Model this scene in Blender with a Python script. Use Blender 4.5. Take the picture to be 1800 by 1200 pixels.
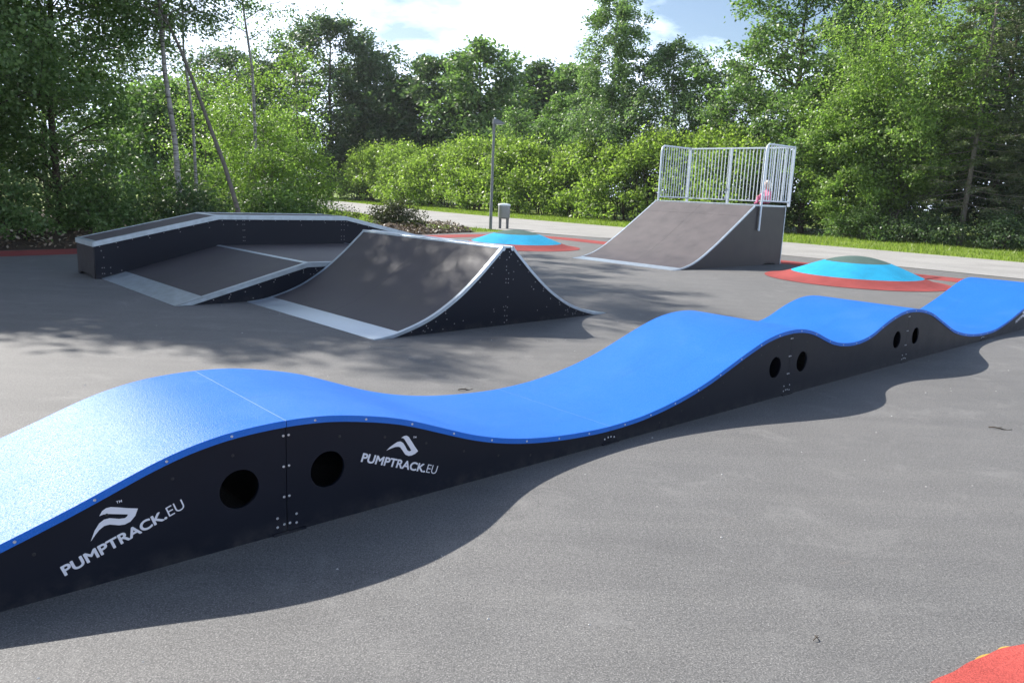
import bpy, bmesh, math, random
import numpy as np
from mathutils import Vector, Matrix

# ------------------------------------------------------------------ clear
for o in list(bpy.data.objects): bpy.data.objects.remove(o)
scene = bpy.context.scene
COL = scene.collection

# ------------------------------------------------------------------ camera
cam = bpy.data.cameras.new('camera'); cam_ob = bpy.data.objects.new('camera', cam); COL.objects.link(cam_ob)
cam.sensor_fit = 'HORIZONTAL'; cam.sensor_width = 36.0; cam.lens = 27.12
cam.clip_start = 0.05; cam.clip_end = 3000
PITCH, ROLL = math.radians(11.02), math.radians(2.45)
fw = Vector((0, math.cos(PITCH), -math.sin(PITCH))); rt = Vector((1, 0, 0)); dn = fw.cross(rt)
r2 = rt*math.cos(ROLL) - dn*math.sin(ROLL); d2 = rt*math.sin(ROLL) + dn*math.cos(ROLL)
M = Matrix((r2, -d2, -fw)).transposed().to_4x4(); M.translation = Vector((0, 0, 1.6))
cam_ob.matrix_world = M
scene.camera = cam_ob

# ------------------------------------------------------------------ sky and sun
SUN_DIR = Vector((-1.027, 0.689, 1.0)).normalized()          # towards the sun
SUN_EL = math.asin(SUN_DIR.z); SUN_AZ = math.atan2(SUN_DIR.x, SUN_DIR.y)
world = bpy.data.worlds.new('World'); scene.world = world; world.use_nodes = True
wn = world.node_tree; wn.nodes.clear()
def WN(t, **k):
    n = wn.nodes.new(t)
    for a, b in k.items(): setattr(n, a, b)
    return n
w_out = WN('ShaderNodeOutputWorld'); w_bg = WN('ShaderNodeBackground'); w_bg.inputs[1].default_value = 0.082
sky = WN('ShaderNodeTexSky', sky_type='NISHITA', sun_disc=False, sun_elevation=SUN_EL, sun_rotation=SUN_AZ,
         air_density=1.0, dust_density=1.4, ozone_density=1.8, altitude=50)
w_tc = WN('ShaderNodeTexCoord'); w_sep = WN('ShaderNodeSeparateXYZ'); wn.links.new(w_tc.outputs['Generated'], w_sep.inputs[0])
w_z = WN('ShaderNodeMath', operation='ADD'); w_z.inputs[1].default_value = 0.22; wn.links.new(w_sep.outputs[2], w_z.inputs[0])
w_zm = WN('ShaderNodeMath', operation='MAXIMUM'); w_zm.inputs[1].default_value = 0.05; wn.links.new(w_z.outputs[0], w_zm.inputs[0])
w_dx = WN('ShaderNodeMath', operation='DIVIDE'); wn.links.new(w_sep.outputs[0], w_dx.inputs[0]); wn.links.new(w_zm.outputs[0], w_dx.inputs[1])
w_dy = WN('ShaderNodeMath', operation='DIVIDE'); wn.links.new(w_sep.outputs[1], w_dy.inputs[0]); wn.links.new(w_zm.outputs[0], w_dy.inputs[1])
w_cb = WN('ShaderNodeCombineXYZ'); wn.links.new(w_dx.outputs[0], w_cb.inputs[0]); wn.links.new(w_dy.outputs[0], w_cb.inputs[1])
w_cb.inputs[2].default_value = 5.2
w_no = WN('ShaderNodeTexNoise'); w_no.inputs['Scale'].default_value = 1.05; w_no.inputs['Detail'].default_value = 7; w_no.inputs['Roughness'].default_value = 0.58
wn.links.new(w_cb.outputs[0], w_no.inputs['Vector'])
w_rp = WN('ShaderNodeValToRGB'); w_rp.color_ramp.elements[0].position = 0.44; w_rp.color_ramp.elements[1].position = 0.57
w_el = WN('ShaderNodeMapRange'); wn.links.new(w_sep.outputs[2], w_el.inputs[0])   # cumulus close up towards the horizon
for _i, _v in ((1, 0.0), (2, 0.75), (3, 0.12), (4, -0.22)): w_el.inputs[_i].default_value = _v
w_sum = WN('ShaderNodeMath', operation='ADD'); wn.links.new(w_no.outputs[0], w_sum.inputs[0]); wn.links.new(w_el.outputs[0], w_sum.inputs[1])
wn.links.new(w_sum.outputs[0], w_rp.inputs[0])
w_mx = WN('ShaderNodeMix', data_type='RGBA'); wn.links.new(w_rp.outputs[0], w_mx.inputs[0]); wn.links.new(sky.outputs[0], w_mx.inputs[6])
w_mx.inputs[7].default_value = (11.6, 13.4, 16.8, 1)
wn.links.new(w_mx.outputs[2], w_bg.inputs[0]); wn.links.new(w_bg.outputs[0], w_out.inputs[0])

sun = bpy.data.lights.new('sun', 'SUN'); sun.energy = 5.0; sun.angle = math.radians(0.53); sun.color = (1.0, 0.955, 0.89)
sun_ob = bpy.data.objects.new('sun', sun); COL.objects.link(sun_ob); sun_ob.location = (-20, 15, 30)
sun_ob.rotation_euler = SUN_DIR.to_track_quat('Z', 'Y').to_euler()

vs = scene.view_settings; vs.view_transform = 'Standard'; vs.look = 'None'; vs.gamma = 1.0; vs.use_curve_mapping = False
vs.exposure = 1.05
try:
    scene.cycles.max_bounces = 8; scene.cycles.transmission_bounces = 4; scene.cycles.caustics_reflective = False
except Exception: pass

# ------------------------------------------------------------------ helpers
RNG = np.random.default_rng(7)
def link(o, parent=None):
    COL.objects.link(o)
    if parent is not None: o.parent = parent
    return o
def tag(o, label=None, cat=None, group=None, kind=None):
    if label: o['label'] = label
    if cat: o['category'] = cat
    if group: o['group'] = group
    if kind: o['kind'] = kind
    return o
def thing(name, label, cat, loc=(0, 0, 0), rz=0.0, group=None):
    o = bpy.data.objects.new(name, None); o.location = loc; o.rotation_euler = (0, 0, rz); o.empty_display_size = 0.2
    link(o); return tag(o, label, cat, group)
class MB:
    def __init__(s): s.v = []; s.f = []
    def add(s, v, f):
        k = len(s.v); s.v += [tuple(p) for p in v]; s.f += [tuple(i+k for i in q) for q in f]; return s
    def box(s, x0, x1, y0, y1, z0, z1):
        v = [(x0,y0,z0),(x1,y0,z0),(x1,y1,z0),(x0,y1,z0),(x0,y0,z1),(x1,y0,z1),(x1,y1,z1),(x0,y1,z1)]
        return s.add(v, [(3,2,1,0),(4,5,6,7),(0,1,5,4),(1,2,6,5),(2,3,7,6),(3,0,4,7)])
    def tube(s, pts, rad, n=8, cap=True):
        pts = [Vector(p) for p in pts]; R = rad if hasattr(rad, '__len__') else [rad]*len(pts)
        rings = []; up = None
        for i, p in enumerate(pts):
            d = (pts[min(i+1, len(pts)-1)]-pts[max(i-1, 0)]).normalized()
            if up is None: up = d.orthogonal().normalized()
            up = (up - d*up.dot(d)).normalized(); b = d.cross(up)
            rings.append([p + (up*math.cos(2*math.pi*k/n)+b*math.sin(2*math.pi*k/n))*R[i] for k in range(n)])
        v = [q for r in rings for q in r]; f = []
        for i in range(len(pts)-1):
            for k in range(n):
                f.append((i*n+k, i*n+(k+1) % n, (i+1)*n+(k+1) % n, (i+1)*n+k))
        if cap: f.append(tuple(range(n-1, -1, -1))); f.append(tuple((len(pts)-1)*n+k for k in range(n)))
        return s.add(v, f)
    def disc(s, c, nrm, r, h, n=8):
        c = Vector(c); nn = Vector(nrm).normalized(); a = nn.orthogonal().normalized(); b = nn.cross(a)
        v = [c+(a*math.cos(2*math.pi*k/n)+b*math.sin(2*math.pi*k/n))*r for k in range(n)]
        v += [c+nn*h+(a*math.cos(2*math.pi*k/n)+b*math.sin(2*math.pi*k/n))*r*.7 for k in range(n)]
        f = [(k, (k+1) % n, n+(k+1) % n, n+k) for k in range(n)]+[tuple(range(n, 2*n))]
        return s.add(v, f)
    def build(s, name, m, parent=None, smooth=False, bevel=0.0):
        me = bpy.data.meshes.new(name); me.from_pydata(s.v, [], s.f); me.update()
        if smooth:
            me.polygons.foreach_set('use_smooth', [True]*len(me.polygons))
        me.materials.append(m)
        o = bpy.data.objects.new(name, me); link(o, parent)
        if bevel:
            b = o.modifiers.new('bevel', 'BEVEL'); b.width = bevel; b.segments = 2; b.limit_method = 'ANGLE'
        return o
def eval_mesh(o):
    dg = bpy.context.evaluated_depsgraph_get()
    me = bpy.data.meshes.new_from_object(o.evaluated_get(dg))
    d = o.data; bpy.data.objects.remove(o)
    return me
def filled(loops, thick):
    """2-D outlines (first the border, then holes) filled and extruded; returns mesh in x,y with z = thickness"""
    c = bpy.data.curves.new('outline', 'CURVE'); c.dimensions = '2D'; c.fill_mode = 'BOTH'; c.extrude = thick/2
    for L in loops:
        sp = c.splines.new('POLY'); sp.points.add(len(L)-1); sp.use_cyclic_u = True
        for p, q in zip(sp.points, L): p.co = (q[0], q[1], 0, 1)
    o = bpy.data.objects.new('outline', c); COL.objects.link(o)
    return eval_mesh(o)
def stand(me, y):           # (s, z, d) -> (s, y+d, z)
    n = len(me.vertices); co = np.empty(n*3, np.float32); me.vertices.foreach_get('co', co); co = co.reshape(-1, 3)
    out = np.stack([co[:, 0], y+co[:, 2], co[:, 1]], 1); me.vertices.foreach_set('co', out.ravel()); me.update()
    me.flip_normals()
    return me
def mesh_obj(name, me, m, parent=None):
    me.materials.clear(); me.materials.append(m); me.name = name
    o = bpy.data.objects.new(name, me); return link(o, parent)
def pchip(xs, ys):
    xs = np.array(xs, float); ys = np.array(ys, float); h = np.diff(xs); d = np.diff(ys)/h; m = np.zeros_like(xs)
    for i in range(1, len(xs)-1):
        if d[i-1]*d[i] > 0:
            w1 = 2*h[i]+h[i-1]; w2 = h[i]+2*h[i-1]; m[i] = (w1+w2)/(w1/d[i-1]+w2/d[i])
    m[0], m[-1] = d[0], d[-1]
    def f(x):
        x = np.clip(np.asarray(x, float), xs[0], xs[-1]); i = np.clip(np.searchsorted(xs, x)-1, 0, len(xs)-2)
        t = (x-xs[i])/h[i]
        return ((1+2*t)*(1-t)**2)*ys[i]+t*(1-t)**2*h[i]*m[i]+t*t*(3-2*t)*ys[i+1]+t*t*(t-1)*h[i]*m[i+1]
    return f
def slab(f, s0, s1, n0, n1, thick, off=0.0, step=0.05, cham=0.0):
    """sheet that follows the profile z = f(s), between n0 and n1, smooth top"""
    k = max(2, int(abs(s1-s0)/step)+1); S = np.linspace(s0, s1, k); Z = f(S)+off
    dz = np.gradient(Z, S); nl = np.sqrt(1+dz*dz); nx, nz = -dz/nl, 1/nl
    nx[0] = nx[-1] = 0                                       # plumb ends
    v = []; fcs = []
    sec = [(n0+cham, 0), (n1-cham, 0), (n1, -cham), (n1, -thick), (n0, -thick), (n0, -cham)] if cham else [(n0, 0), (n1, 0), (n1, -thick), (n0, -thick)]
    q = len(sec)
    for i in range(k):
        for (yy, dd) in sec: v.append((S[i]+nx[i]*dd, yy, Z[i]+nz[i]*dd))
    for i in range(k-1):
        for j in range(q):
            a = i*q+j; b = i*q+(j+1) % q; fcs.append((a, a+q, b+q, b))
    fcs.append(tuple(range(q))); fcs.append(tuple((k-1)*q+j for j in range(q-1, -1, -1)))
    m = MB(); m.add(v, fcs); return m
def smooth_sharp(o, ang=30):
    me = o.data
    me.polygons.foreach_set('use_smooth', [True]*len(me.polygons))
    try: me.set_sharp_from_angle(angle=math.radians(ang))
    except Exception: pass
    return o

# ------------------------------------------------------------------ materials
def newmat(name):
    m = bpy.data.materials.new(name); m.use_nodes = True; nt = m.node_tree; nt.nodes.clear()
    out = nt.nodes.new('ShaderNodeOutputMaterial'); bs = nt.nodes.new('ShaderNodeBsdfPrincipled')
    nt.links.new(bs.outputs[0], out.inputs[0])
    return m, nt, bs, out
def N(nt, t, ins=None, **k):
    n = nt.nodes.new(t)
    for a, b in k.items(): setattr(n, a, b)
    for a, b in (ins or {}).items(): n.inputs[a].default_value = b
    return n
def noise(nt, scale, detail=4, rough=0.55, coord=None, sc3=None, dist=0.0):
    if coord is None:
        tc = N(nt, 'ShaderNodeTexCoord'); coord = tc.outputs['Object']
    if sc3 is not None:
        mp = N(nt, 'ShaderNodeMapping'); mp.inputs['Scale'].default_value = sc3; nt.links.new(coord, mp.inputs[0]); coord = mp.outputs[0]
    n = N(nt, 'ShaderNodeTexNoise', {'Scale': scale, 'Detail': detail, 'Roughness': rough, 'Distortion': dist}); nt.links.new(coord, n.inputs['Vector'])
    return n.outputs[0]
def ramp(nt, fac, stops):
    r = N(nt, 'ShaderNodeValToRGB'); e = r.color_ramp.elements
    while len(e) < len(stops): e.new(0.5)
    for i, (p, c) in enumerate(stops): e[i].position = p; e[i].color = (c, c, c, 1) if not hasattr(c, '__len__') else (*c, 1)
    nt.links.new(fac, r.inputs[0]); return r.outputs[0]
def mixc(nt, fac, a, b, mode='MIX'):
    m = N(nt, 'ShaderNodeMix', data_type='RGBA', blend_type=mode)
    for s, i in ((fac, 0), (a, 6), (b, 7)):
        if hasattr(s, 'is_linked') or hasattr(s, 'links'): nt.links.new(s, m.inputs[i])
        else: m.inputs[i].default_value = s if not hasattr(s, '__len__') else (*s, 1)
    return m.outputs[2]
def bump(nt, bs, h, strength, dist):
    b = N(nt, 'ShaderNodeBump', {'Strength': strength, 'Distance': dist}); nt.links.new(h, b.inputs['Height']); nt.links.new(b.outputs[0], bs.inputs['Normal'])
def simple(name, col, rough=0.5, metal=0.0, var=0.15, scale=8, bmp=0.0, spec=0.5):
    m, nt, bs, _ = newmat(name)
    n = noise(nt, scale, 5)
    c = mixc(nt, n, tuple(x*(1-var) for x in col), tuple(min(1, x*(1+var)) for x in col))
    nt.links.new(c, bs.inputs['Base Color']); bs.inputs['Metallic'].default_value = metal; bs.inputs['Specular IOR Level'].default_value = spec
    r = ramp(nt, n, [(0.3, max(0, rough-.08)), (0.7, min(1, rough+.08))]); nt.links.new(r, bs.inputs['Roughness'])
    if bmp: bump(nt, bs, noise(nt, scale*25, 3), bmp, 0.003)
    return m
MAT = {}
def m_asphalt():
    m, nt, bs, _ = newmat('asphalt')
    g = noise(nt, 145, 2, 0.8); g2 = noise(nt, 55, 2, 0.6); big = noise(nt, 0.55, 5, 0.6); mid = noise(nt, 3.2, 4, 0.6, dist=0.6)
    base = ramp(nt, g, [(0.30, (0.036, 0.036, 0.038)), (0.44, (0.096, 0.096, 0.096)), (0.56, (0.146, 0.145, 0.143)), (0.68, (0.36, 0.355, 0.35))])
    base = mixc(nt, 0.35, base, ramp(nt, g2, [(0.3, (0.055, 0.055, 0.056)), (0.7, (0.19, 0.186, 0.18))]))
    base = mixc(nt, 1.0, base, ramp(nt, big, [(0.3, (0.92, 0.915, 0.905)), (0.7, (1.09, 1.075, 1.05))]), 'MULTIPLY')
    base = mixc(nt, 1.0, base, ramp(nt, mid, [(0.3, (0.95, 0.95, 0.95)), (0.7, (1.05, 1.05, 1.05))]), 'MULTIPLY')
    tc2 = N(nt, 'ShaderNodeTexCoord'); mp2 = N(nt, 'ShaderNodeMapping'); mp2.inputs['Rotation'].default_value = (0, 0, 0.35); mp2.inputs['Scale'].default_value = (0.35, 3.2, 1); nt.links.new(tc2.outputs['Object'], mp2.inputs[0])
    lane = noise(nt, 1.4, 5, 0.65, coord=mp2.outputs[0], dist=0.3)
    base = mixc(nt, 1.0, base, ramp(nt, lane, [(0.32, (0.92, 0.92, 0.925)), (0.5, (1, 1, 1)), (0.68, (1.07, 1.068, 1.06))]), 'MULTIPLY')
    pale = noise(nt, 2.1, 6, 0.75, dist=0.5)
    base = mixc(nt, ramp(nt, pale, [(0.54, 0.0), (0.72, 0.42)]), base, (0.24, 0.235, 0.225))
    fl = noise(nt, 62, 2, 0.6)
    base = mixc(nt, ramp(nt, fl, [(0.70, 0.0), (0.74, 0.45)]), base, (0.42, 0.41, 0.39))
    base = mixc(nt, ramp(nt, fl, [(0.26, 0.7), (0.30, 0.0)]), base, (0.03, 0.03, 0.032))
    st = noise(nt, 0.9, 6, 0.7, dist=1.2)
    base = mixc(nt, ramp(nt, st, [(0.66, 0.0), (0.78, 0.35)]), base, (0.17, 0.135, 0.115))
    nt.links.new(base, bs.inputs['Base Color']); bs.inputs['Roughness'].default_value = 0.72; bs.inputs['Specular IOR Level'].default_value = 0.35
    bump(nt, bs, g, 0.55, 0.004); return m
MAT['asphalt'] = m_asphalt()
def m_road():
    m, nt, bs, _ = newmat('road_gravel')
    g = noise(nt, 60, 3, 0.7); big = noise(nt, 0.5, 4, 0.6)
    base = ramp(nt, g, [(0.3, (0.17, 0.165, 0.155)), (0.7, (0.36, 0.35, 0.33))])
    base = mixc(nt, 1.0, base, ramp(nt, big, [(0.3, 0.85), (0.7, 1.12)]), 'MULTIPLY')
    nt.links.new(base, bs.inputs['Base Color']); bs.inputs['Roughness'].default_value = 0.85; bump(nt, bs, g, 0.5, 0.006); return m
MAT['road'] = m_road()
def m_grass(name, c1, c2, c3):
    m, nt, bs, _ = newmat(name)
    a = noise(nt, 0.35, 5, 0.6); b = noise(nt, 9, 5, 0.7)
    base = ramp(nt, a, [(0.3, c1), (0.55, c2), (0.75, c3)])
    base = mixc(nt, 1.0, base, ramp(nt, b, [(0.3, 0.6), (0.7, 1.35)]), 'MULTIPLY')
    nt.links.new(base, bs.inputs['Base Color']); bs.inputs['Roughness'].default_value = 0.8; bs.inputs['Specular IOR Level'].default_value = 0.2
    bump(nt, bs, b, 0.8, 0.05); return m
MAT['grass_ground'] = m_grass('grass_ground', (0.11, 0.165, 0.022), (0.165, 0.225, 0.032), (0.20, 0.24, 0.055))
MAT['soil'] = m_grass('soil', (0.045, 0.032, 0.022), (0.075, 0.055, 0.038), (0.15, 0.12, 0.09))
def m_rubber(name, c, var=0.25):
    m, nt, bs, _ = newmat(name)
    g = noise(nt, 190, 3, 0.75); big = noise(nt, 1.6, 6, 0.7)
    base = ramp(nt, g, [(0.32, tuple(x*(1-var*1.3) for x in c)), (0.68, tuple(min(1, x*(1+var)) for x in c))])
    base = mixc(nt, 1.0, base, ramp(nt, big, [(0.3, 0.78), (0.7, 1.12)]), 'MULTIPLY')
    nt.links.new(base, bs.inputs['Base Color']); bs.inputs['Roughness'].default_value = 0.85; bs.inputs['Specular IOR Level'].default_value = 0.2; bump(nt, bs, g, 0.7, 0.006); return m
MAT['red_rubber'] = m_rubber('red_rubber', (0.28, 0.058, 0.054)); MAT['coral_rubber'] = m_rubber('coral_rubber', (0.47, 0.085, 0.07), .35); MAT['yellow_rubber'] = m_rubber('yellow_rubber', (0.55, 0.36, 0.08))
MAT['blue_rubber'] = m_rubber('blue_rubber', (0.018, 0.31, 0.52)); MAT['grey_rubber'] = m_rubber('grey_rubber', (0.075, 0.125, 0.11))
def m_deck_blue():
    m, nt, bs, _ = newmat('blue_deck')
    g = noise(nt, 150, 2, 0.7); big = noise(nt, 2.2, 5, 0.65); sc = noise(nt, 5, 6, 0.75, dist=0.8)
    base = mixc(nt, big, (0.013, 0.120, 0.49), (0.020, 0.148, 0.56))
    fine = noise(nt, 420, 2, 0.7); scuff = noise(nt, 3.4, 7, 0.8, sc3=(1, 2.6, 1), dist=1.5); dust = noise(nt, 1.1, 5, 0.7)
    base = mixc(nt, ramp(nt, sc, [(0.66, 0.0), (0.78, 0.45)]), base, (0.010, 0.07, 0.33))
    base = mixc(nt, ramp(nt, scuff, [(0.66, 0.0), (0.72, 0.55)]), base, (0.012, 0.075, 0.30))
    tyre = noise(nt, 1.6, 6, 0.7, sc3=(0.35, 7, 1), dist=0.5)
    base = mixc(nt, ramp(nt, tyre, [(0.56, 0.0), (0.72, 0.38)]), base, (0.010, 0.085, 0.36))
    base = mixc(nt, ramp(nt, dust, [(0.5, 0.0), (0.8, 0.10)]), base, (0.22, 0.30, 0.42))
    base = mixc(nt, ramp(nt, fine, [(0.35, 0.30), (0.5, 0.0)]), base, (0.010, 0.075, 0.33))
    base = mixc(nt, ramp(nt, g, [(0.62, 0.0), (0.8, 0.25)]), base, (0.14, 0.32, 0.66))
    nt.links.new(base, bs.inputs['Base Color'])
    r = ramp(nt, big, [(0.3, 0.40), (0.7, 0.50)]); nt.links.new(r, bs.inputs['Roughness'])
    sp = ramp(nt, g, [(0.35, 0.09), (0.5, 0.20), (0.68, 0.38)]); nt.links.new(sp, bs.inputs['Specular IOR Level'])
    bump(nt, bs, g, 0.6, 0.004); return m
MAT['deck_blue'] = m_deck_blue()
def m_ply(name, c, streak=True):
    m, nt, bs, _ = newmat(name)
    a = noise(nt, 3.0, 6, 0.65, sc3=(1, 1, 1)); s = noise(nt, 2.0, 6, 0.75, sc3=(1.2, 14, 1), dist=0.4); g = noise(nt, 150, 2, 0.6)
    base = ramp(nt, a, [(0.3, tuple(x*0.72 for x in c)), (0.7, tuple(x*1.25 for x in c))])
    base = mixc(nt, ramp(nt, s, [(0.58, 0.0), (0.74, 0.30)]), base, tuple(min(1, x*2.1+.02) for x in c))
    fs = noise(nt, 7.0, 6, 0.8, sc3=(1.0, 22, 1), dist=0.8)
    base = mixc(nt, ramp(nt, fs, [(0.58, 0.0), (0.70, 0.40)]), base, tuple(min(1, x*2.6+.02) for x in c))
    base = mixc(nt, ramp(nt, g, [(0.70, 0.0), (0.76, 0.35)]), base, (0.3, 0.28, 0.26))
    nt.links.new(base, bs.inputs['Base Color']); r = ramp(nt, a, [(0.3, 0.56), (0.7, 0.70)]); nt.links.new(r, bs.inputs['Roughness'])
    bump(nt, bs, g, 0.25, 0.002); return m
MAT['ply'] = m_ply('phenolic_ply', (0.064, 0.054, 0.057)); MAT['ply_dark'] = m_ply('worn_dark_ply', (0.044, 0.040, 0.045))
def m_panel():
    m, nt, bs, _ = newmat('black_panel')
    n1 = noise(nt, 2.5, 6, 0.7); scr = noise(nt, 3.0, 7, 0.8, sc3=(1.0, 1, 9), dist=0.6); d = noise(nt, 9, 6, 0.75)
    base = mixc(nt, n1, (0.0045, 0.0062, 0.012), (0.0075, 0.0095, 0.017))
    base = mixc(nt, ramp(nt, scr, [(0.66, 0.0), (0.72, 0.22)]), base, (0.07, 0.07, 0.075))
    tc = N(nt, 'ShaderNodeTexCoord'); sx = N(nt, 'ShaderNodeSeparateXYZ'); nt.links.new(tc.outputs['Object'], sx.inputs[0])
    low = N(nt, 'ShaderNodeMapRange'); nt.links.new(sx.outputs[2], low.inputs[0])
    for i, v in ((1, 0.0), (2, 0.09), (3, 1.0), (4, 0.0)): low.inputs[i].default_value = v
    mu = N(nt, 'ShaderNodeMath', operation='MULTIPLY'); nt.links.new(low.outputs[0], mu.inputs[0]); nt.links.new(ramp(nt, d, [(0.42, 0.0), (0.68, 0.30)]), mu.inputs[1])
    base = mixc(nt, mu.outputs[0], base, (0.10, 0.095, 0.088))          # dust splashed up along the foot
    nt.links.new(base, bs.inputs['Base Color']); nt.links.new(ramp(nt, n1, [(0.3, 0.38), (0.7, 0.52)]), bs.inputs['Roughness']); bs.inputs['Specular IOR Level'].default_value = 0.18
    return m
MAT['panel'] = m_panel()
MAT['panel_brown'] = simple('brown_panel', (0.026, 0.023, 0.025), 0.42, 0, 0.25, 2.5, 0.0, 0.3)
MAT['galv'] = simple('galvanised_steel', (0.44, 0.50, 0.55), 0.42, 0.75, 0.22, 14, 0.0)
MAT['galv_worn'] = simple('worn_galvanised_plate', (0.40, 0.45, 0.48), 0.48, 0.7, 0.45, 9, 0.0)
MAT['galv_rail'] = simple('galvanised_rail', (0.58, 0.64, 0.68), 0.5, 0.3, 0.15, 20, 0.0)
MAT['screw_dull'] = simple('dull_screw', (0.30, 0.30, 0.31), 0.5, 0.5, 0.1, 30)
MAT['joint'] = simple('pale_joint', (.30, .40, .55), .5)
MAT['screw'] = simple('steel_screw', (0.62, 0.63, 0.65), 0.35, 0.8, 0.1, 30)
MAT['dark_hole'] = simple('black_plug', (0.006, 0.006, 0.008), 0.5, 0, 0.1, 10)
MAT['print'] = simple('white_print', (0.62, 0.63, 0.68), 0.5, 0, 0.05, 30)
MAT['lamp_grey'] = simple('grey_painted_steel', (0.17, 0.18, 0.185), 0.5, 0.3, 0.15, 6)
MAT['bin_grey'] = simple('bin_galvanised', (0.24, 0.25, 0.255), 0.5, 0.4, 0.2, 6); MAT['bin_leg'] = simple('bin_post', (0.13, 0.13, 0.13), 0.6, 0.2)
MAT['bark'] = simple('brown_bark', (0.075, 0.058, 0.043), 0.9, 0, 0.5, 14, 0.8, 0.2)
MAT['bark_grey'] = simple('grey_bark', (0.16, 0.14, 0.12), 0.9, 0, 0.45, 12, 0.8, 0.2)
def m_birch():
    m, nt, bs, _ = newmat('birch_bark')
    a = noise(nt, 3.0, 6, 0.7, sc3=(1, 1, 7)); b = noise(nt, 1.2, 4, 0.6)
    base = ramp(nt, a, [(0.40, (0.05, 0.045, 0.04)), (0.50, (0.36, 0.34, 0.31)), (0.75, (0.52, 0.50, 0.46))])
    base = mixc(nt, ramp(nt, b, [(0.45, 0.0), (0.65, 0.6)]), base, (0.16, 0.14, 0.12))
    nt.links.new(base, bs.inputs['Base Color']); bs.inputs['Roughness'].default_value = 0.8; bump(nt, bs, a, 0.4, 0.01); return m
MAT['birch'] = m_birch()
def m_leaf(name, c1, c2, c3, trans=0.38, tcol=None, rough=0.42):
    m, nt, bs, out = newmat(name)
    at = N(nt, 'ShaderNodeAttribute', attribute_name='rnd'); big = noise(nt, 0.8, 3, 0.5)
    base = ramp(nt, at.outputs['Fac'], [(0.0, c1), (0.5, c2), (1.0, c3)])
    base = mixc(nt, 1.0, base, ramp(nt, big, [(0.3, 0.8), (0.7, 1.2)]), 'MULTIPLY')
    nt.links.new(base, bs.inputs['Base Color']); bs.inputs['Roughness'].default_value = rough; bs.inputs['Specular IOR Level'].default_value = 0.35
    tr = N(nt, 'ShaderNodeBsdfTranslucent'); t = mixc(nt, 1.0, base, tcol or (1.5, 1.75, 0.9), 'MULTIPLY'); nt.links.new(t, tr.inputs[0])
    mx = N(nt, 'ShaderNodeMixShader', {0: trans}); nt.links.new(bs.outputs[0], mx.inputs[1]); nt.links.new(tr.outputs[0], mx.inputs[2]); nt.links.new(mx.outputs[0], out.inputs[0])
    return m
MAT['leaf_dark'] = m_leaf('leaf_dark', (0.038, 0.07, 0.030), (0.066, 0.11, 0.046), (0.115, 0.165, 0.075), 0.38)
MAT['leaf_mid'] = m_leaf('leaf_mid', (0.062, 0.112, 0.036), (0.108, 0.175, 0.058), (0.18, 0.255, 0.10), 0.46)
MAT['leaf_bright'] = m_leaf('leaf_bright', (0.09, 0.152, 0.036), (0.155, 0.235, 0.058), (0.25, 0.325, 0.105), 0.50)
MAT['leaf_birch'] = m_leaf('leaf_birch', (0.075, 0.13, 0.05), (0.135, 0.205, 0.085), (0.22, 0.29, 0.14), 0.42)
MAT['leaf_hedge'] = m_leaf('leaf_hedge', (0.095, 0.148, 0.030), (0.175, 0.245, 0.052), (0.28, 0.35, 0.10), 0.48)
MAT['needle'] = m_leaf('needle', (0.045, 0.065, 0.026), (0.075, 0.10, 0.038), (0.13, 0.155, 0.06), 0.2)
MAT['dry_shrub'] = m_leaf('dry_shrub', (0.04, 0.055, 0.022), (0.07, 0.085, 0.034), (0.12, 0.125, 0.055), 0.2)
MAT['blade'] = m_leaf('grass_blade', (0.11, 0.165, 0.02), (0.165, 0.225, 0.032), (0.24, 0.285, 0.065), 0.4)
MAT['litter'] = m_leaf('leaf_litter', (0.06, 0.04, 0.025), (0.16, 0.11, 0.07), (0.42, 0.36, 0.28), 0.05)

# ------------------------------------------------------------------ the setting
def sheet(name, pts, z, m, skirt=0.0, kind='structure', parent=None):
    mb = MB(); k = len(pts); mb.add([(x, y, z) for x, y in pts], [tuple(range(k))])
    if skirt:
        mb.add([(x, y, z) for x, y in pts]+[(x, y, z-skirt) for x, y in pts], [(i, k+i, k+(i+1) % k, (i+1) % k) for i in range(k)])
    o = mb.build(name, m, parent)
    if kind: o['kind'] = kind
    return o
def catmull(P, n=8):
    P = [np.array(p, float) for p in P]; P = [2*P[0]-P[1]]+P+[2*P[-1]-P[-2]]; out = []
    for i in range(1, len(P)-2):
        for t in np.linspace(0, 1, n, endpoint=False):
            a, b, c, d = P[i-1:i+3]
            out.append(0.5*((2*b)+(c-a)*t+(2*a-5*b+4*c-d)*t*t+(3*b-a-3*c+d)*t**3))
    out.append(P[-2]); return out
def strip(center, width):
    C = catmull(center, 8); L = []; R = []
    for i, p in enumerate(C):
        d = C[min(i+1, len(C)-1)]-C[max(i-1, 0)]; d = d/np.linalg.norm(d); q = np.array([-d[1], d[0]])
        L.append(p+q*width/2); R.append(p-q*width/2)
    return L, R
def strip_obj(name, center, width, z, m, skirt=0.004):
    L, R = strip(center, width); mb = MB(); k = len(L)
    mb.add([(p[0], p[1], z) for p in L]+[(p[0], p[1], z) for p in R], [(k+i, k+i+1, i+1, i) for i in range(k-1)])
    o = mb.build(name, m); o['kind'] = 'structure'; return o

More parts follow.
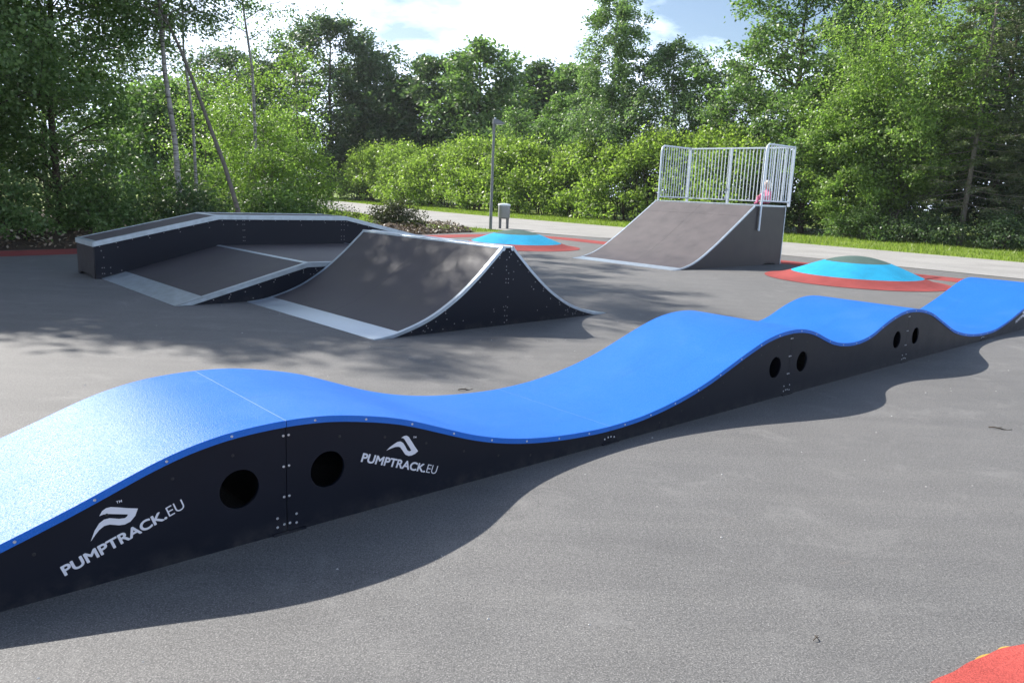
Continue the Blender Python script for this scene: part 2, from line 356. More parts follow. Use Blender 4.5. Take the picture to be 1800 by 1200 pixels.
sheet('ground', [(-500, -300), (500, -300), (500, 700), (-500, 700)], -0.035, MAT['grass_ground'])
road_near = [(34, -6), (22, 8), (12.4, 19.6), (8.5, 24.2), (4.6, 28.6), (0.6, 31.6), (-2.2, 33.6), (-6.0, 39.6), (-9.4, 45.5), (-16, 57), (-30, 84), (-60, 140)]
road_far = [(40, -4), (27, 11), (17.2, 25.2), (11.2, 32.5), (5.7, 40.4), (-0.5, 47.4), (-6.2, 55), (-12.8, 66.5), (-19.3, 77), (-34, 100), (-66, 150)]
rn = [tuple(p) for p in catmull(road_near, 5)]; rf = [tuple(p) for p in catmull(road_far, 5)]
sheet('road', rn+rf[::-1], -0.012, MAT['road'])
plaza_edge = [(-40, -16), (-3, -22), (34, -14), (28, 1.5), (20, 10.4), (12.6, 18.9), (9.0, 23.2), (4.6, 28.2), (2.4, 30.0), (0.7, 30.8), (-0.9, 30.5), (-2.2, 28.6), (-3.6, 26.0), (-6.2, 21.3), (-9.6, 16.2), (-13.0, 12.6), (-20, 7), (-40, -4)]
sheet('plaza', plaza_edge, 0.0, MAT['asphalt'], 0.03)
strip_obj('red_path', [(-19, 6.6), (-13.4, 11.2), (-9.6, 15.2), (-6.4, 19.9), (-3.5, 24.6), (-1.6, 27.3), (0.2, 28.5), (1.6, 28.0), (2.9, 26.4), (5.2, 23.7), (7.6, 20.9), (9.2, 19.2), (10.6, 17.6), (13, 14.9), (17, 10)], 1.15, 0.004, MAT['red_rubber'])
# red area at the photographer's feet, with leftover yellow edge marks
A_C, A_R = (2.67, 0.78), 2.0
sheet('red_surfacing', [(A_C[0]+(A_R+0.006*math.sin(5*a)+0.004*math.sin(23*a)+0.003*math.sin(61*a))*math.cos(a), A_C[1]+(A_R+0.006*math.sin(5*a)+0.004*math.sin(23*a)+0.003*math.sin(61*a))*math.sin(a)) for a in np.linspace(0, 2*math.pi, 420, endpoint=False)], 0.008, MAT['coral_rubber'], 0.008)
mb = MB()
for a0, a1, w in ((2.014, 2.066, .012), (1.951, 1.992, .010)):
    A = np.linspace(a0, a1, 7); rr = lambda a: A_R+0.006*math.sin(5*a)+0.004*math.sin(23*a)+0.003*math.sin(61*a)
    pts = [(A_C[0]+(rr(a)-0.01)*math.cos(a), A_C[1]+(rr(a)-0.01)*math.sin(a), 0.0045) for a in A]+[(A_C[0]+(rr(a)+w*math.sin(math.pi*(i+.4)/6.8))*math.cos(a), A_C[1]+(rr(a)+w*math.sin(math.pi*(i+.4)/6.8))*math.sin(a), 0.0045) for i, a in enumerate(A)]
    mb.add(pts, [(i, i+1, 8+i, 7+i) for i in range(6)])
o = mb.build('yellow_edge_marks', MAT['yellow_rubber']); o['kind'] = 'structure'

def soil_bed():
    """bumpy earth along the left plaza edge and under the trees"""
    edge = catmull([(-40, -4), (-20, 7), (-13, 12.6), (-9.6, 16.2), (-6.2, 21.3), (-3.6, 26.0), (-2.2, 28.6), (-1.6, 30.6)], 10)
    mb = MB(); v = []; f = []; K = 16
    for i, p in enumerate(edge):
        d = edge[min(i+1, len(edge)-1)]-edge[max(i-1, 0)]; d = d/np.linalg.norm(d); q = np.array([-d[1], d[0]])
        lim = np.interp(i, [0, len(edge)*.62, len(edge)*.80, len(edge)-1], [1, 1, .30, .06])
        for k in range(K):
            w = (k/(K-1))**1.6*15*lim
            h = 0.30*min(1, w/0.9)*(0.65+0.35*math.sin(i*.9+k*1.3))+0.05*RNG.normal() if k > 0 else -0.02
            h *= min(1, lim*1.6)
            if k == K-1: h = -0.06
            c = p+q*w; v.append((c[0], c[1], h))
    n = len(edge)
    for i in range(n-1):
        for k in range(K-1): f.append((i*K+k, (i+1)*K+k, (i+1)*K+k+1, i*K+k+1))
    mb.add(v, f); o = mb.build('soil_bed', MAT['soil'], smooth=True); o['kind'] = 'structure'
    return edge
SOIL_EDGE = soil_bed()

# ------------------------------------------------------------------ play mounds
def mound(label, x, y, h, R=1.9):
    t = thing('play_mound', label, 'play mound', (x, y, 0), 0, 'rubber play mounds on the plaza')
    f = lambda r: h*math.cos(math.pi/2*min(1, r/R))**1.7+0.008
    def ring(name, r0, r1, m, k):
        mb = MB(); rr = np.linspace(r0, r1, k); n = 72; v = []; fc = []
        for r in rr:
            for a in range(n):
                wob = 1+0.006*math.sin(3*a*2*math.pi/n+x)
                v.append((r*wob*math.cos(2*math.pi*a/n), r*wob*math.sin(2*math.pi*a/n), f(r)))
        for i in range(k-1):
            for a in range(n): fc.append((i*n+a, (i+1)*n+a, (i+1)*n+(a+1) % n, i*n+(a+1) % n))
        if r0 == 0: pass
        mb.add(v, fc); mb.build(name, m, t, smooth=True)
    ring('cap', 0.001, 0.66, MAT['grey_rubber'], 8); ring('middle_ring', 0.66, 1.34, MAT['blue_rubber'], 9); ring('outer_ring', 1.34, R, MAT['red_rubber'], 8)
mound('rubber mound with blue and red rings beside the railed ramp', 7.45, 16.9, 0.52)
mound('rubber mound with blue and red rings in front of the lamp post', 0.0, 23.05, 0.47)

# ------------------------------------------------------------------ pump track
TS = [-.8, -.5, -.2, .1, .385, .634, .745, .991, 1.167, 1.29, 1.498, 1.7, 1.826, 2.096, 2.396, 2.609, 2.879, 3.157, 3.442, 3.711, 3.999, 4.274, 4.519, 4.824, 5.11, 5.374, 5.673, 5.9, 6.03, 6.175, 6.393, 6.584, 6.782, 7.0, 7.19, 7.38, 7.6, 7.79, 8.068, 8.30, 8.44, 8.661, 8.994, 9.391, 9.896, 10.507, 10.9, 11.2, 11.647, 12.37, 12.9, 13.3, 13.65, 14.0, 14.5, 15.0, 15.6, 16.0]
TZ = [.035, .05, .095, .17, .263, .348, .391, .481, .521, .536, .543, .532, .512, .452, .345, .268, .198, .154, .129, .119, .128, .158, .2, .273, .365, .452, .531, .557, .561, .553, .513, .449, .386, .349, .338, .347, .386, .449, .522, .558, .563, .551, .496, .366, .203, .113, .096, .1, .155, .303, .44, .53, .56, .53, .41, .26, .1, .035]
_p = pchip(TS, TZ); _ss = np.arange(-.8, 16.001, .02); _zz = _p(_ss)
_k = np.hanning(17); _k /= _k.sum(); _zp = np.convolve(np.pad(_zz, 8, mode='reflect', reflect_type='odd'), _k, 'valid')
def TP(s): return np.interp(s, _ss, _zp)
TAZ = math.radians(42.118); TW = 1.139
track = thing('pump_track', 'long wavy pump track with bright blue deck and black side panels', 'pump track', (-2.111, 2.335, 0), TAZ)
SEAMS = [-.8, 1.496, 3.75, 6.012, 8.43, 10.85, 13.6, 16.0]
HOLES = [1.276, 1.705, 5.787, 6.228, 8.19, 8.66, 13.38, 13.82]
def circle(cx, cz, r, n=28): return [(cx+r*math.cos(-2*math.pi*k/n), cz+r*math.sin(-2*math.pi*k/n)) for k in range(n)]
PANELS = []
for i in range(len(SEAMS)-1):
    a, b = SEAMS[i]+.0018, SEAMS[i+1]-.0018
    smooth_sharp(slab(TP, a, b, 0, TW, 0.030, 0, 0.03, 0.004).build('deck', MAT['deck_blue'], track), 25)
    S = np.linspace(a, b, 70); top = [(s, max(0.004, float(TP(s))-0.0315*math.sqrt(1+((TP(s+.01)-TP(s-.01))/.02)**2))) for s in S]
    border = [(a, 0.0)]+[(b, 0.0)]+top[::-1]
    holes = [circle(h, 0.265, 0.089) for h in HOLES if a < h < b]
    for y, nm in ((0.014, 'side_panel'), (TW-0.014, 'side_panel')):
        me = stand(filled([border]+(holes if y < .5 else []), 0.015), y); o = mesh_obj(nm, me, MAT['panel'], track)
        if y < .5: PANELS.append(o)
    # hardware on this module
    mb = MB(); dk = MB()
    for s in np.arange(a+.14, b-.05, 0.272): mb.disc((s, 0.0, float(TP(s))-0.0165), (0, -1, 0), 0.0065, 0.003)
    for s in np.arange(a+.27, b-.1, 0.254):
        z = float(TP(s))-0.105
        if z > .05: dk.disc((s, 0.0064, z), (0, -1, 0), 0.0075, 0.0015)
    for e, sg in ((a, 1), (b, -1)):
        zt = float(TP(e))
        for fr in (.87, .60, .33):
            if zt > .3: mb.disc((e+sg*.011, 0.0064, zt*fr), (0, -1, 0), 0.0065, 0.003)
        for dx, z in ((.012, .045), (.045, .038), (.045, .082)):
            if z < zt-.05: mb.disc((e+sg*dx, 0.0064, z), (0, -1, 0), 0.0065, 0.003)
    tag(mb.build('screw_heads', MAT['screw'], PANELS[-1]), kind='stuff')
    if dk.v: tag(dk.build('bolt_holes', MAT['dark_hole'], PANELS[-1]), kind='stuff')
for e in SEAMS[1:-1]:
    slab(TP, e-.0016, e+.0016, .006, TW-.006, .02, -.0008, .0012).build('joint_strip', MAT['joint'], track)
for e in SEAMS[1:-1]:   # cross boards under the joints and little floor feet
    zt = float(TP(e))
    if zt > .3:
        mb = MB(); mb.box(e-.02, e+.02, .03, TW-.03, 0.0, zt-.06); mb.build('joint_board', MAT['panel'], track)
    mb = MB(); mb.box(e-.07, e+.09, -0.006, 0.006, 0.0, 0.012); mb.build('foot_plate', MAT['panel'], track)

def text_mesh(s, size, offset):
    c = bpy.data.curves.new('letters', 'FONT'); c.body = s; c.size = size; c.offset = offset; c.fill_mode = 'FRONT'; c.resolution_u = 6
    o = bpy.data.objects.new('letters', c); COL.objects.link(o); return eval_mesh(o)
def place2d(me, org, ang, target_w, cap_h, y):
    n = len(me.vertices); co = np.empty(n*3, np.float32); me.vertices.foreach_get('co', co); co = co.reshape(-1, 3)
    x = co[:, 0]-co[:, 0].min(); z = co[:, 1]
    x = x/x.max()*target_w; z = (z-z.min())/(z.max()-z.min())*cap_h
    X = org[0]+x*math.cos(ang)-z*math.sin(ang); Z = org[1]+x*math.sin(ang)+z*math.cos(ang)
    out = np.stack([X, np.full(n, y), Z], 1); me.vertices.foreach_set('co', out.astype(np.float32).ravel()); me.update(); return me
YP = 0.0056
def logo(panel, org, ang, length, emblem, tm):
    c, s = math.cos(ang), math.sin(ang); wl = length*0.845
    bm = bmesh.new()                                             # heavy strokes: a few shifted passes, like a bold cut
    for k in range(8):
        a = 2*math.pi*k/8; dx, dz = .0021*math.cos(a), .0017*math.sin(a)
        me = place2d(text_mesh('PUMPTRACK.', 1.0, 0.0), (org[0]+c*(dx+.002)-s*dz, org[1]+s*(dx+.002)+c*dz), ang, wl-.006, 0.0425, YP-.00012*k); bm.from_mesh(me)
    bold = bpy.data.meshes.new('lettering'); bm.to_mesh(bold); bm.free(); mesh_obj('lettering', bold, MAT['print'], panel)
    thin = place2d(text_mesh('EU', 1.0, -0.004), (org[0]+c*(wl+.006), org[1]+s*(wl+.006)), ang, length-wl-.006, 0.045, YP)
    mesh_obj('lettering', thin, MAT['print'], panel)
    me = filled([emblem], 0.0004); mesh_obj('emblem', stand(me, YP), MAT['print'], panel)
    mesh_obj('lettering', place2d(text_mesh('TM', 1.0, 0.01), tm, ang*.3, 0.021, 0.010, YP), MAT['print'], panel)
E1 = [(.6798,.1897),(.6954,.2298),(.7137,.2565),(.7313,.2677),(.7518,.2682),(.7858,.2564),(.8067,.2538),(.8157,.2594),(.8186,.2668),(.7731,.2798),(.746,.2877),(.7308,.2896),(.7154,.2858),(.7265,.3046),(.7405,.3121),(.7576,.3133),(.7882,.304),(.8226,.292),(.857,.282),(.8457,.2536),(.8269,.2342),(.8053,.227),(.7844,.2294),(.7504,.2418),(.7299,.241),(.7122,.2291),(.6979,.2132)]
E2 = [(2.0314,.2937),(2.0529,.3085),(2.0791,.3201),(2.0979,.3266),(2.1151,.326),(2.1306,.3153),(2.1445,.294),(2.1566,.2712),(2.1685,.262),(2.1822,.2634),(2.172,.2818),(2.1519,.3129),(2.138,.3341),(2.1302,.3407),(2.1186,.3435),(2.1358,.3504),(2.1512,.3502),(2.165,.3409),(2.1831,.3137),(2.2034,.2825),(2.2247,.2525),(2.2082,.242),(2.1847,.2365),(2.1651,.2381),(2.1454,.2496),(2.1295,.2732),(2.1137,.2949),(2.1022,.3005),(2.0831,.3026),(2.0605,.2996)]
def smooth_loop(L, n=3):
    P = [np.array(p) for p in L]; k = len(P); out = []
    for i in range(k):
        a, b, c, d = P[i-1], P[i], P[(i+1) % k], P[(i+2) % k]
        for t in np.linspace(0, 1, n, endpoint=False):
            q = 0.5*((2*b)+(c-a)*t+(2*a-5*b+4*c-d)*t*t+(3*b-a-3*c+d)*t**3); out.append(b*(1-t)+c*t if False else q)
    return [tuple(p) for p in out]
logo(PANELS[0], (0.583, 0.075), math.radians(19.5), 0.487, E1, (0.779, 0.322))
logo(PANELS[1], (1.883, 0.267), math.radians(-20.0), 0.489, E2, (2.191, 0.328))
logo(PANELS[5], (12.12, 0.11), math.radians(14), 0.487, [(x+11.64, z-.05) for x, z in E1], (12.32, 0.28))

# ------------------------------------------------------------------ spine ramp
SP = pchip([0, .236, .309, .687, 1.083, 1.42, 1.72, 1.80, 1.95, 2.03, 2.33, 2.667, 3.063, 3.441, 3.514, 3.75],
           [.004, .030, .046, .160, .366, .615, .876, .940, .940, .876, .615, .366, .160, .046, .030, .004])
SPW = 3.04
spine = thing('spine_ramp', 'dark curved spine ramp with steel edges beside the low ledge box', 'skate ramp', (-1.453, 7.952, 0), math.radians(43.5))
for (a, b) in ((.34, 1.80), (1.95, 3.41)):
    for j in range(2):
        n0 = .045+j*(SPW-.09)/2+(.0015 if j else 0); n1 = .045+(j+1)*(SPW-.09)/2-(0 if j else .0015)
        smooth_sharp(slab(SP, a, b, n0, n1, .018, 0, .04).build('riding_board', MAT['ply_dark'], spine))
smooth_sharp(slab(SP, 0.0, .338, .045, SPW-.045, .004, .001, .05).build('threshold_plate', MAT['galv'], spine))
smooth_sharp(slab(SP, 3.412, 3.75, .045, SPW-.045, .004, .001, .05).build('threshold_plate', MAT['galv'], spine))
for y0, y1 in ((-.008, .043), (SPW-.043, SPW+.008)):
    smooth_sharp(slab(SP, 0.0, 1.79, y0, y1, .035, .006, .04, .004).build('edge_trim', MAT['galv'], spine))
    smooth_sharp(slab(SP, 1.96, 3.75, y0, y1, .035, .006, .04, .004).build('edge_trim', MAT['galv'], spine))
mb = MB(); mb.tube([(1.80, -.004, .925), (1.80, SPW+.004, .925)], .030, 14); smooth_sharp(mb.build('coping_pipe', MAT['galv'], spine), 40)
mb = MB(); mb.tube([(1.95, -.004, .925), (1.95, SPW+.004, .925)], .030, 14); smooth_sharp(mb.build('coping_pipe', MAT['galv'], spine), 40)
mb = MB(); mb.box(1.82, 1.93, 0.004, SPW-.004, .930, .948); mb.build('top_plate', MAT['galv_worn'], spine)
S = np.linspace(0.03, 3.72, 90); bord = [(0.03, 0), (3.72, 0)]+[(s, max(.003, float(SP(s))-.010)) for s in S[::-1]]
for y in (.006, SPW-.006):
    o = mesh_obj('side_panel', stand(filled([bord], .012), y), MAT['panel'], spine)
    if y < 1:
        mb = MB(); rr = random.Random(4)
        for s in np.arange(.35, 3.5, .155):
            for dz in (.055, .085):
                if rr.random() < .75:
                    z = float(SP(s))-dz
                    if z > .03: mb.disc((s+rr.uniform(-.03, .03), -.0003, z), (0, -1, 0), .0075, .003)
        for z in np.arange(.05, .82, .075):
            for s in (1.86, 1.90):
                if rr.random() < .7: mb.disc((s, -.0003, z+rr.uniform(-.02, .02)), (0, -1, 0), .0075, .003)
        for k in range(30):
            s = rr.uniform(.5, 3.3); z = rr.uniform(.03, max(.04, float(SP(s))-.1)); mb.disc((s, -.0003, z), (0, -1, 0), .0065, .003)
        tag(mb.build('screw_heads', MAT['screw_dull'], o), kind='stuff')

# ------------------------------------------------------------------ fun box with ledge
FB = lambda s: np.interp(s, [0, 1.83, 4.28, 6.11], [.004, .490, .490, .004])
FW = 3.13
box = thing('fun_box', 'low ramped fun box with raised black ledge along its back', 'skate box', (-4.255, 9.565, 0), math.radians(43.0))
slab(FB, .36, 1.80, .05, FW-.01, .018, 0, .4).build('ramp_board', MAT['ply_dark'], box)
slab(FB, 1.87, 4.24, .05, FW-.01, .018, 0, .4).build('table_board', MAT['ply'], box)
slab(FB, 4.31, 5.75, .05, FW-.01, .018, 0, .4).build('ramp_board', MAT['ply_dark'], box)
slab(FB, 0.0, .356, -.012, FW-.005, .004, .004, .2).build('threshold_plate', MAT['galv_worn'], box)
slab(FB, 5.754, 6.11, -.012, FW-.005, .004, .004, .2).build('threshold_plate', MAT['galv_worn'], box)
def bent(pts, y0, y1, th):
    mb = MB(); v = []; f = []
    for s, z in pts: v += [(s, y0, z), (s, y1, z), (s, y1, z-th), (s, y0, z-th)]
    for i in range(len(pts)-1):
        for j in range(4): a = i*4+j; b = i*4+(j+1) % 4; f.append((a, a+4, b+4, b))
    f += [(0, 1, 2, 3), tuple(4*(len(pts)-1)+j for j in (3, 2, 1, 0))]
    mb.add(v, f); return mb
bent([(.3575, .1046), (1.83, .496), (4.28, .496), (5.7525, .1046)], -.012, .048, .008).build('edge_trim', MAT['galv'], box)
mesh_obj('edge_trim', stand(filled([[(.02, .003), (.22, .003), (1.83, .430), (4.28, .430), (5.89, .003), (6.09, .003), (4.28, .4865), (1.83, .4865)]], .007), -.0075), MAT['galv_worn'], box)
bent([(1.80, .4865), (1.83, .4945), (1.87, .4945)], .050, FW-.012, .010).build('joint_trim', MAT['galv'], box)
bent([(4.24, .4945), (4.28, .4945), (4.31, .4865)], .050, FW-.012, .010).build('joint_trim', MAT['galv'], box)
me = stand(filled([[(.04, 0), (6.07, 0), (4.28, .476), (1.83, .476)]], .014), .010); sp_ = mesh_obj('side_panel', me, MAT['panel'], box)
mb = MB(); rr = random.Random(9)
for s in np.arange(.5, 5.6, .21):
    for dz in (.085, .115):
        z = float(FB(s))-dz
        if z > .03 and rr.random() < .8: mb.disc((s+rr.uniform(-.02, .02), .0028, z), (0, -1, 0), .0075, .003)
for s in np.arange(.7, 5.4, .33): mb.disc((s, .0028, .03+rr.uniform(0, .06)), (0, -1, 0), .0075, .003)
for z in np.arange(.05, .40, .07):
    for s in (1.88, 1.93): mb.disc((s, .0028, z), (0, -1, 0), .007, .003)
tag(mb.build('screw_heads', MAT['screw_dull'], sp_), kind='stuff')
# ledge
LZ = [(-.09, .566), (1.86, .992), (4.30, .992), (6.25, .566)]
LY0, LY1 = FW, FW+.95
lf = lambda s: np.interp(s, [p[0] for p in LZ], [p[1] for p in LZ])
for a, b in ((-.03, 1.80), (1.875, 4.27), (4.345, 6.19)):
    slab(lf, a, b, LY0+.05, LY1-.05, .016, -.003, .8).build('ledge_board', MAT['ply'], box)
bent([(s, z+.004) for s, z in LZ], LY0-.012, LY0+.049, .008).build('ledge_trim', MAT['galv'], box)
bent([(s, z-.0045) for s, z in LZ], LY0-.012, LY0-.004, .066).build('ledge_trim', MAT['galv_worn'], box)
bent([(s, z+.004) for s, z in LZ], LY1-.049, LY1+.012, .008).build('ledge_trim', MAT['galv'], box)
bent([(s, z-.0045) for s, z in LZ], LY1+.004, LY1+.012, .066).build('ledge_trim', MAT['galv_worn'], box)
for s0, s1 in ((-.0895, -.031), (1.801, 1.874), (4.271, 4.344), (6.191, 6.2495)):
    xs = [s0]+[k for k in (1.86, 4.30) if s0 < k < s1]+[s1]
    bent([(s, float(lf(s))+.0025) for s in xs], LY0+.0492, LY1-.0492, .010).build('ledge_trim', MAT['galv'], box)
mb = MB(); mb.box(-.102, -.094, LY0-.010, LY1+.010, .494, .568); mb.build('ledge_trim', MAT['galv_worn'], box)
for y in (LY0+.010, LY1-.010):
    o = mesh_obj('ledge_panel', stand(filled([[(-.075, 0), (6.235, 0), (6.235, .550), (4.30, .972), (1.86, .972), (-.075, .550)]], .014), y), MAT['panel'], box)
    if y < LY0+.1:
        mb = MB(); rr = random.Random(3)
        for s in np.arange(.0, 6.2, .24):
            z = float(lf(s))-.088; mb.disc((s, LY0+.0028, z), (0, -1, 0), .0075, .003)
            if rr.random() < .5: mb.disc((s+.02, LY0+.0028, z-rr.uniform(.03, .09)), (0, -1, 0), .0075, .003)
        for s in (2.28, 2.31, 4.2, 4.26):
            for z in (.56, .62, .74, .84, .9): mb.disc((s, LY0+.0028, z), (0, -1, 0), .007, .003)
        for s, z in ((.02, .43), (.05, .33), (.02, .17), (.05, .17), (.02, .08), (.05, .08), (.14, .17), (.14, .08), (.3, .12)): mb.disc((s, LY0+.0028, z), (0, -1, 0), .008, .003)
        tag(mb.build('screw_heads', MAT['screw_dull'], o), kind='stuff')
for s in (-.0835, 6.2435):       # end boards with a raised middle between two feet
    Y0, Y1 = LY0+.004, LY1-.004
    me = filled([[(Y0, 0), (Y0+.12, 0), (Y0+.16, .045), (Y1-.16, .045), (Y1-.12, 0), (Y1, 0), (Y1, .545), (Y0, .545)]], .014)
    n = len(me.vertices); co = np.empty(n*3, np.float32); me.vertices.foreach_get('co', co); co = co.reshape(-1, 3)
    me.vertices.foreach_set('co', np.stack([s+co[:, 2], co[:, 0], co[:, 1]], 1).ravel()); me.update()
    mesh_obj('end_panel', me, MAT['panel_brown'], box)

# ------------------------------------------------------------------ quarter pipe with railing
QP = pchip([0, .2, .382, .6, .811, 1.02, 1.241, 1.45, 1.676, 2.122, 2.577, 3.257, 3.3], [.004, .018, .043, .088, .150, .232, .336, .448, .569, .830, 1.10, 1.510, 1.5355])
QW, QD, QH = 3.09, 4.74, 1.515
qp = thing('quarter_pipe', 'tall brown bank ramp with platform and galvanised safety railing', 'skate ramp', (3.523, 17.298, 0), math.radians(42.8))
for (a, b) in ((.36, 2.798), (2.802, 3.225)):
    for j in range(2):
        n0 = .042+j*(QW-.084)/2+(.002 if j else 0); n1 = .042+(j+1)*(QW-.084)/2-(0 if j else .002)
        smooth_sharp(slab(QP, a, b, n0, n1, .018, 0, .06).build('riding_board', MAT['ply'], qp))
smooth_sharp(slab(QP, 0, .358, .042, QW-.042, .004, .001, .06).build('threshold_plate', MAT['galv'], qp))
for y0, y1 in ((-.006, .040), (QW-.040, QW+.006)):
    smooth_sharp(slab(QP, 0, 3.225, y0, y1, .03, .005, .06, .004).build('edge_trim', MAT['galv'], qp))
mb = MB(); mb.box(3.228, 3.31, -.006, QW+.006, QH-.03, QH+.008); mb.build('coping_trim', MAT['galv'], qp, bevel=.004)
for j in range(2):
    mb = MB(); mb.box(3.312, QD-.02, .03+j*(QW/2-.03)+.002*j, QW/2+j*(QW/2-.03), QH-.022, QH); mb.build('platform_board', MAT['ply'], qp)
for y in (0.006, QW-.006):
    S = np.linspace(.03, 3.225, 60); bord = [(.03, 0), (3.9, 0), (3.95, .045), (4.45, .045), (4.50, 0), (QD, 0), (QD, QH-.026), (3.225, QH-.026)]+[(s, max(.003, float(QP(s))-.010)) for s in S[::-1][1:]]
    mesh_obj('side_panel', stand(filled([bord], .012), y), MAT['panel_brown'], qp)
mb = MB(); mb.box(QD-.012, QD-.001, .014, QW-.014, 0.02, QH-.024); mb.build('back_panel', MAT['panel_brown'], qp)
for y in (-.006, QW+.006):
    mb = MB(); mb.box(3.312, QD+.012, min(y, y+.03*(1 if y < 1 else -1)), max(y, y+.03*(1 if y < 1 else -1)), QH-.034, QH+.006); mb.build('edge_trim', MAT['galv'], qp)
    mb = MB(); mb.box(QD-.02, QD+.010, y-.004, y+.008, .0, QH-.036); mb.build('corner_trim', MAT['galv'], qp)
mb = MB(); mb.box(QD-.015, QD+.011, .026, QW-.026, QH-.02, QH+.005); mb.build('edge_trim', MAT['galv'], qp)
RZ0, RZ1 = QH+.10, 3.00
def rail_side(y):
    r = thing_part('railing', qp); s0, s1 = 3.43, QD+.02
    mb = MB(); mb.tube([(s0, y, .88), (s0, y, RZ1-.14), (s0+.03, y, RZ1-.05), (s0+.11, y, RZ1), (s1, y, RZ1)], .026, 10); smooth_sharp(mb.build('top_rail', MAT['galv_rail'], r), 60)
    mb = MB(); mb.tube([(s0, y, RZ0), (s1, y, RZ0)], .020, 8); smooth_sharp(mb.build('bottom_rail', MAT['galv_rail'], r), 60)
    mb = MB(); mb.box(s0-.018, s0+.018, min(y, y+(.03 if y < 1 else -.03)), max(y, y+(.03 if y < 1 else -.03)), .90, .94); mb.build('bracket', MAT['galv_rail'], r)
    k = 11
    bar = None
    for i in range(k):
        s = s0+.10+(s1-s0-.16)*i/(k-1)
        if bar is None:
            m2 = MB(); m2.tube([(0, 0, RZ0), (0, 0, RZ1)], .012, 6); bar = smooth_sharp(m2.build('bar', MAT['galv_rail'], r), 60); bar.location = (s, y, 0)
        else:
            c = bar.copy(); COL.objects.link(c); c.parent = r; c.location = (s, y, 0)
def thing_part(name, parent):
    o = bpy.data.objects.new(name, None); link(o, parent); return o
rail_side(-.045); rail_side(QW+.045)
r = thing_part('railing', qp); XB = QD+.045
mb = MB(); mb.box(XB-.022, XB+.022, -.07, QW+.07, RZ1-.02, RZ1+.02); mb.build('top_rail', MAT['galv_rail'], r)
mb = MB(); mb.box(XB-.018, XB+.018, -.07, QW+.07, RZ0-.015, RZ0+.015); mb.build('bottom_rail', MAT['galv_rail'], r)
for y in (-.045, QW*.58, QW+.045):
    mb = MB(); mb.box(XB-.030, XB+.030, y-.028, y+.028, QH-.02, RZ1-.021); mb.build('post', MAT['galv_rail'], r)
bar = None
for i in range(29):
    y = .06+(QW-.12)*i/28
    if abs(y-QW*.58) < .04: continue
    if bar is None:
        m2 = MB(); m2.tube([(0, 0, RZ0), (0, 0, RZ1-.01)], .012, 6); bar = smooth_sharp(m2.build('bar', MAT['galv_rail'], r), 60); bar.location = (XB, y, 0)
    else:
        c = bar.copy(); COL.objects.link(c); c.parent = r; c.location = (XB, y, 0)

# ------------------------------------------------------------------ child on the platform
def skin_body(name, joints, edges, m, parent, sub=2):
    me = bpy.data.meshes.new(name); me.from_pydata([j[:3] for j in joints], edges, []); o = bpy.data.objects.new(name, me); COL.objects.link(o)
    o.modifiers.new('skin', 'SKIN'); me.skin_vertices[0].data[0].use_root = True
    for i, j in enumerate(joints):
        rx = j[3]; ry = j[4] if len(j) > 4 else rx; me.skin_vertices[0].data[i].radius = (rx, ry)
    s = o.modifiers.new('sub', 'SUBSURF'); s.levels = sub; s.render_levels = sub
    out = eval_mesh(o); out.polygons.foreach_set('use_smooth', [True]*len(out.polygons)); return mesh_obj(name, out, m, parent)
M_SKIN = simple('skin', (0.55, 0.36, 0.27), 0.55, 0, .06, 20); M_PINK = simple('pink_cloth', (0.60, 0.19, 0.30), 0.85, 0, .15, 25); M_BLOND = simple('blond_hair', (0.76, 0.68, 0.52), 0.6, 0, .25, 60); M_EYE = simple('eye', (0.02, 0.015, 0.012), 0.3)
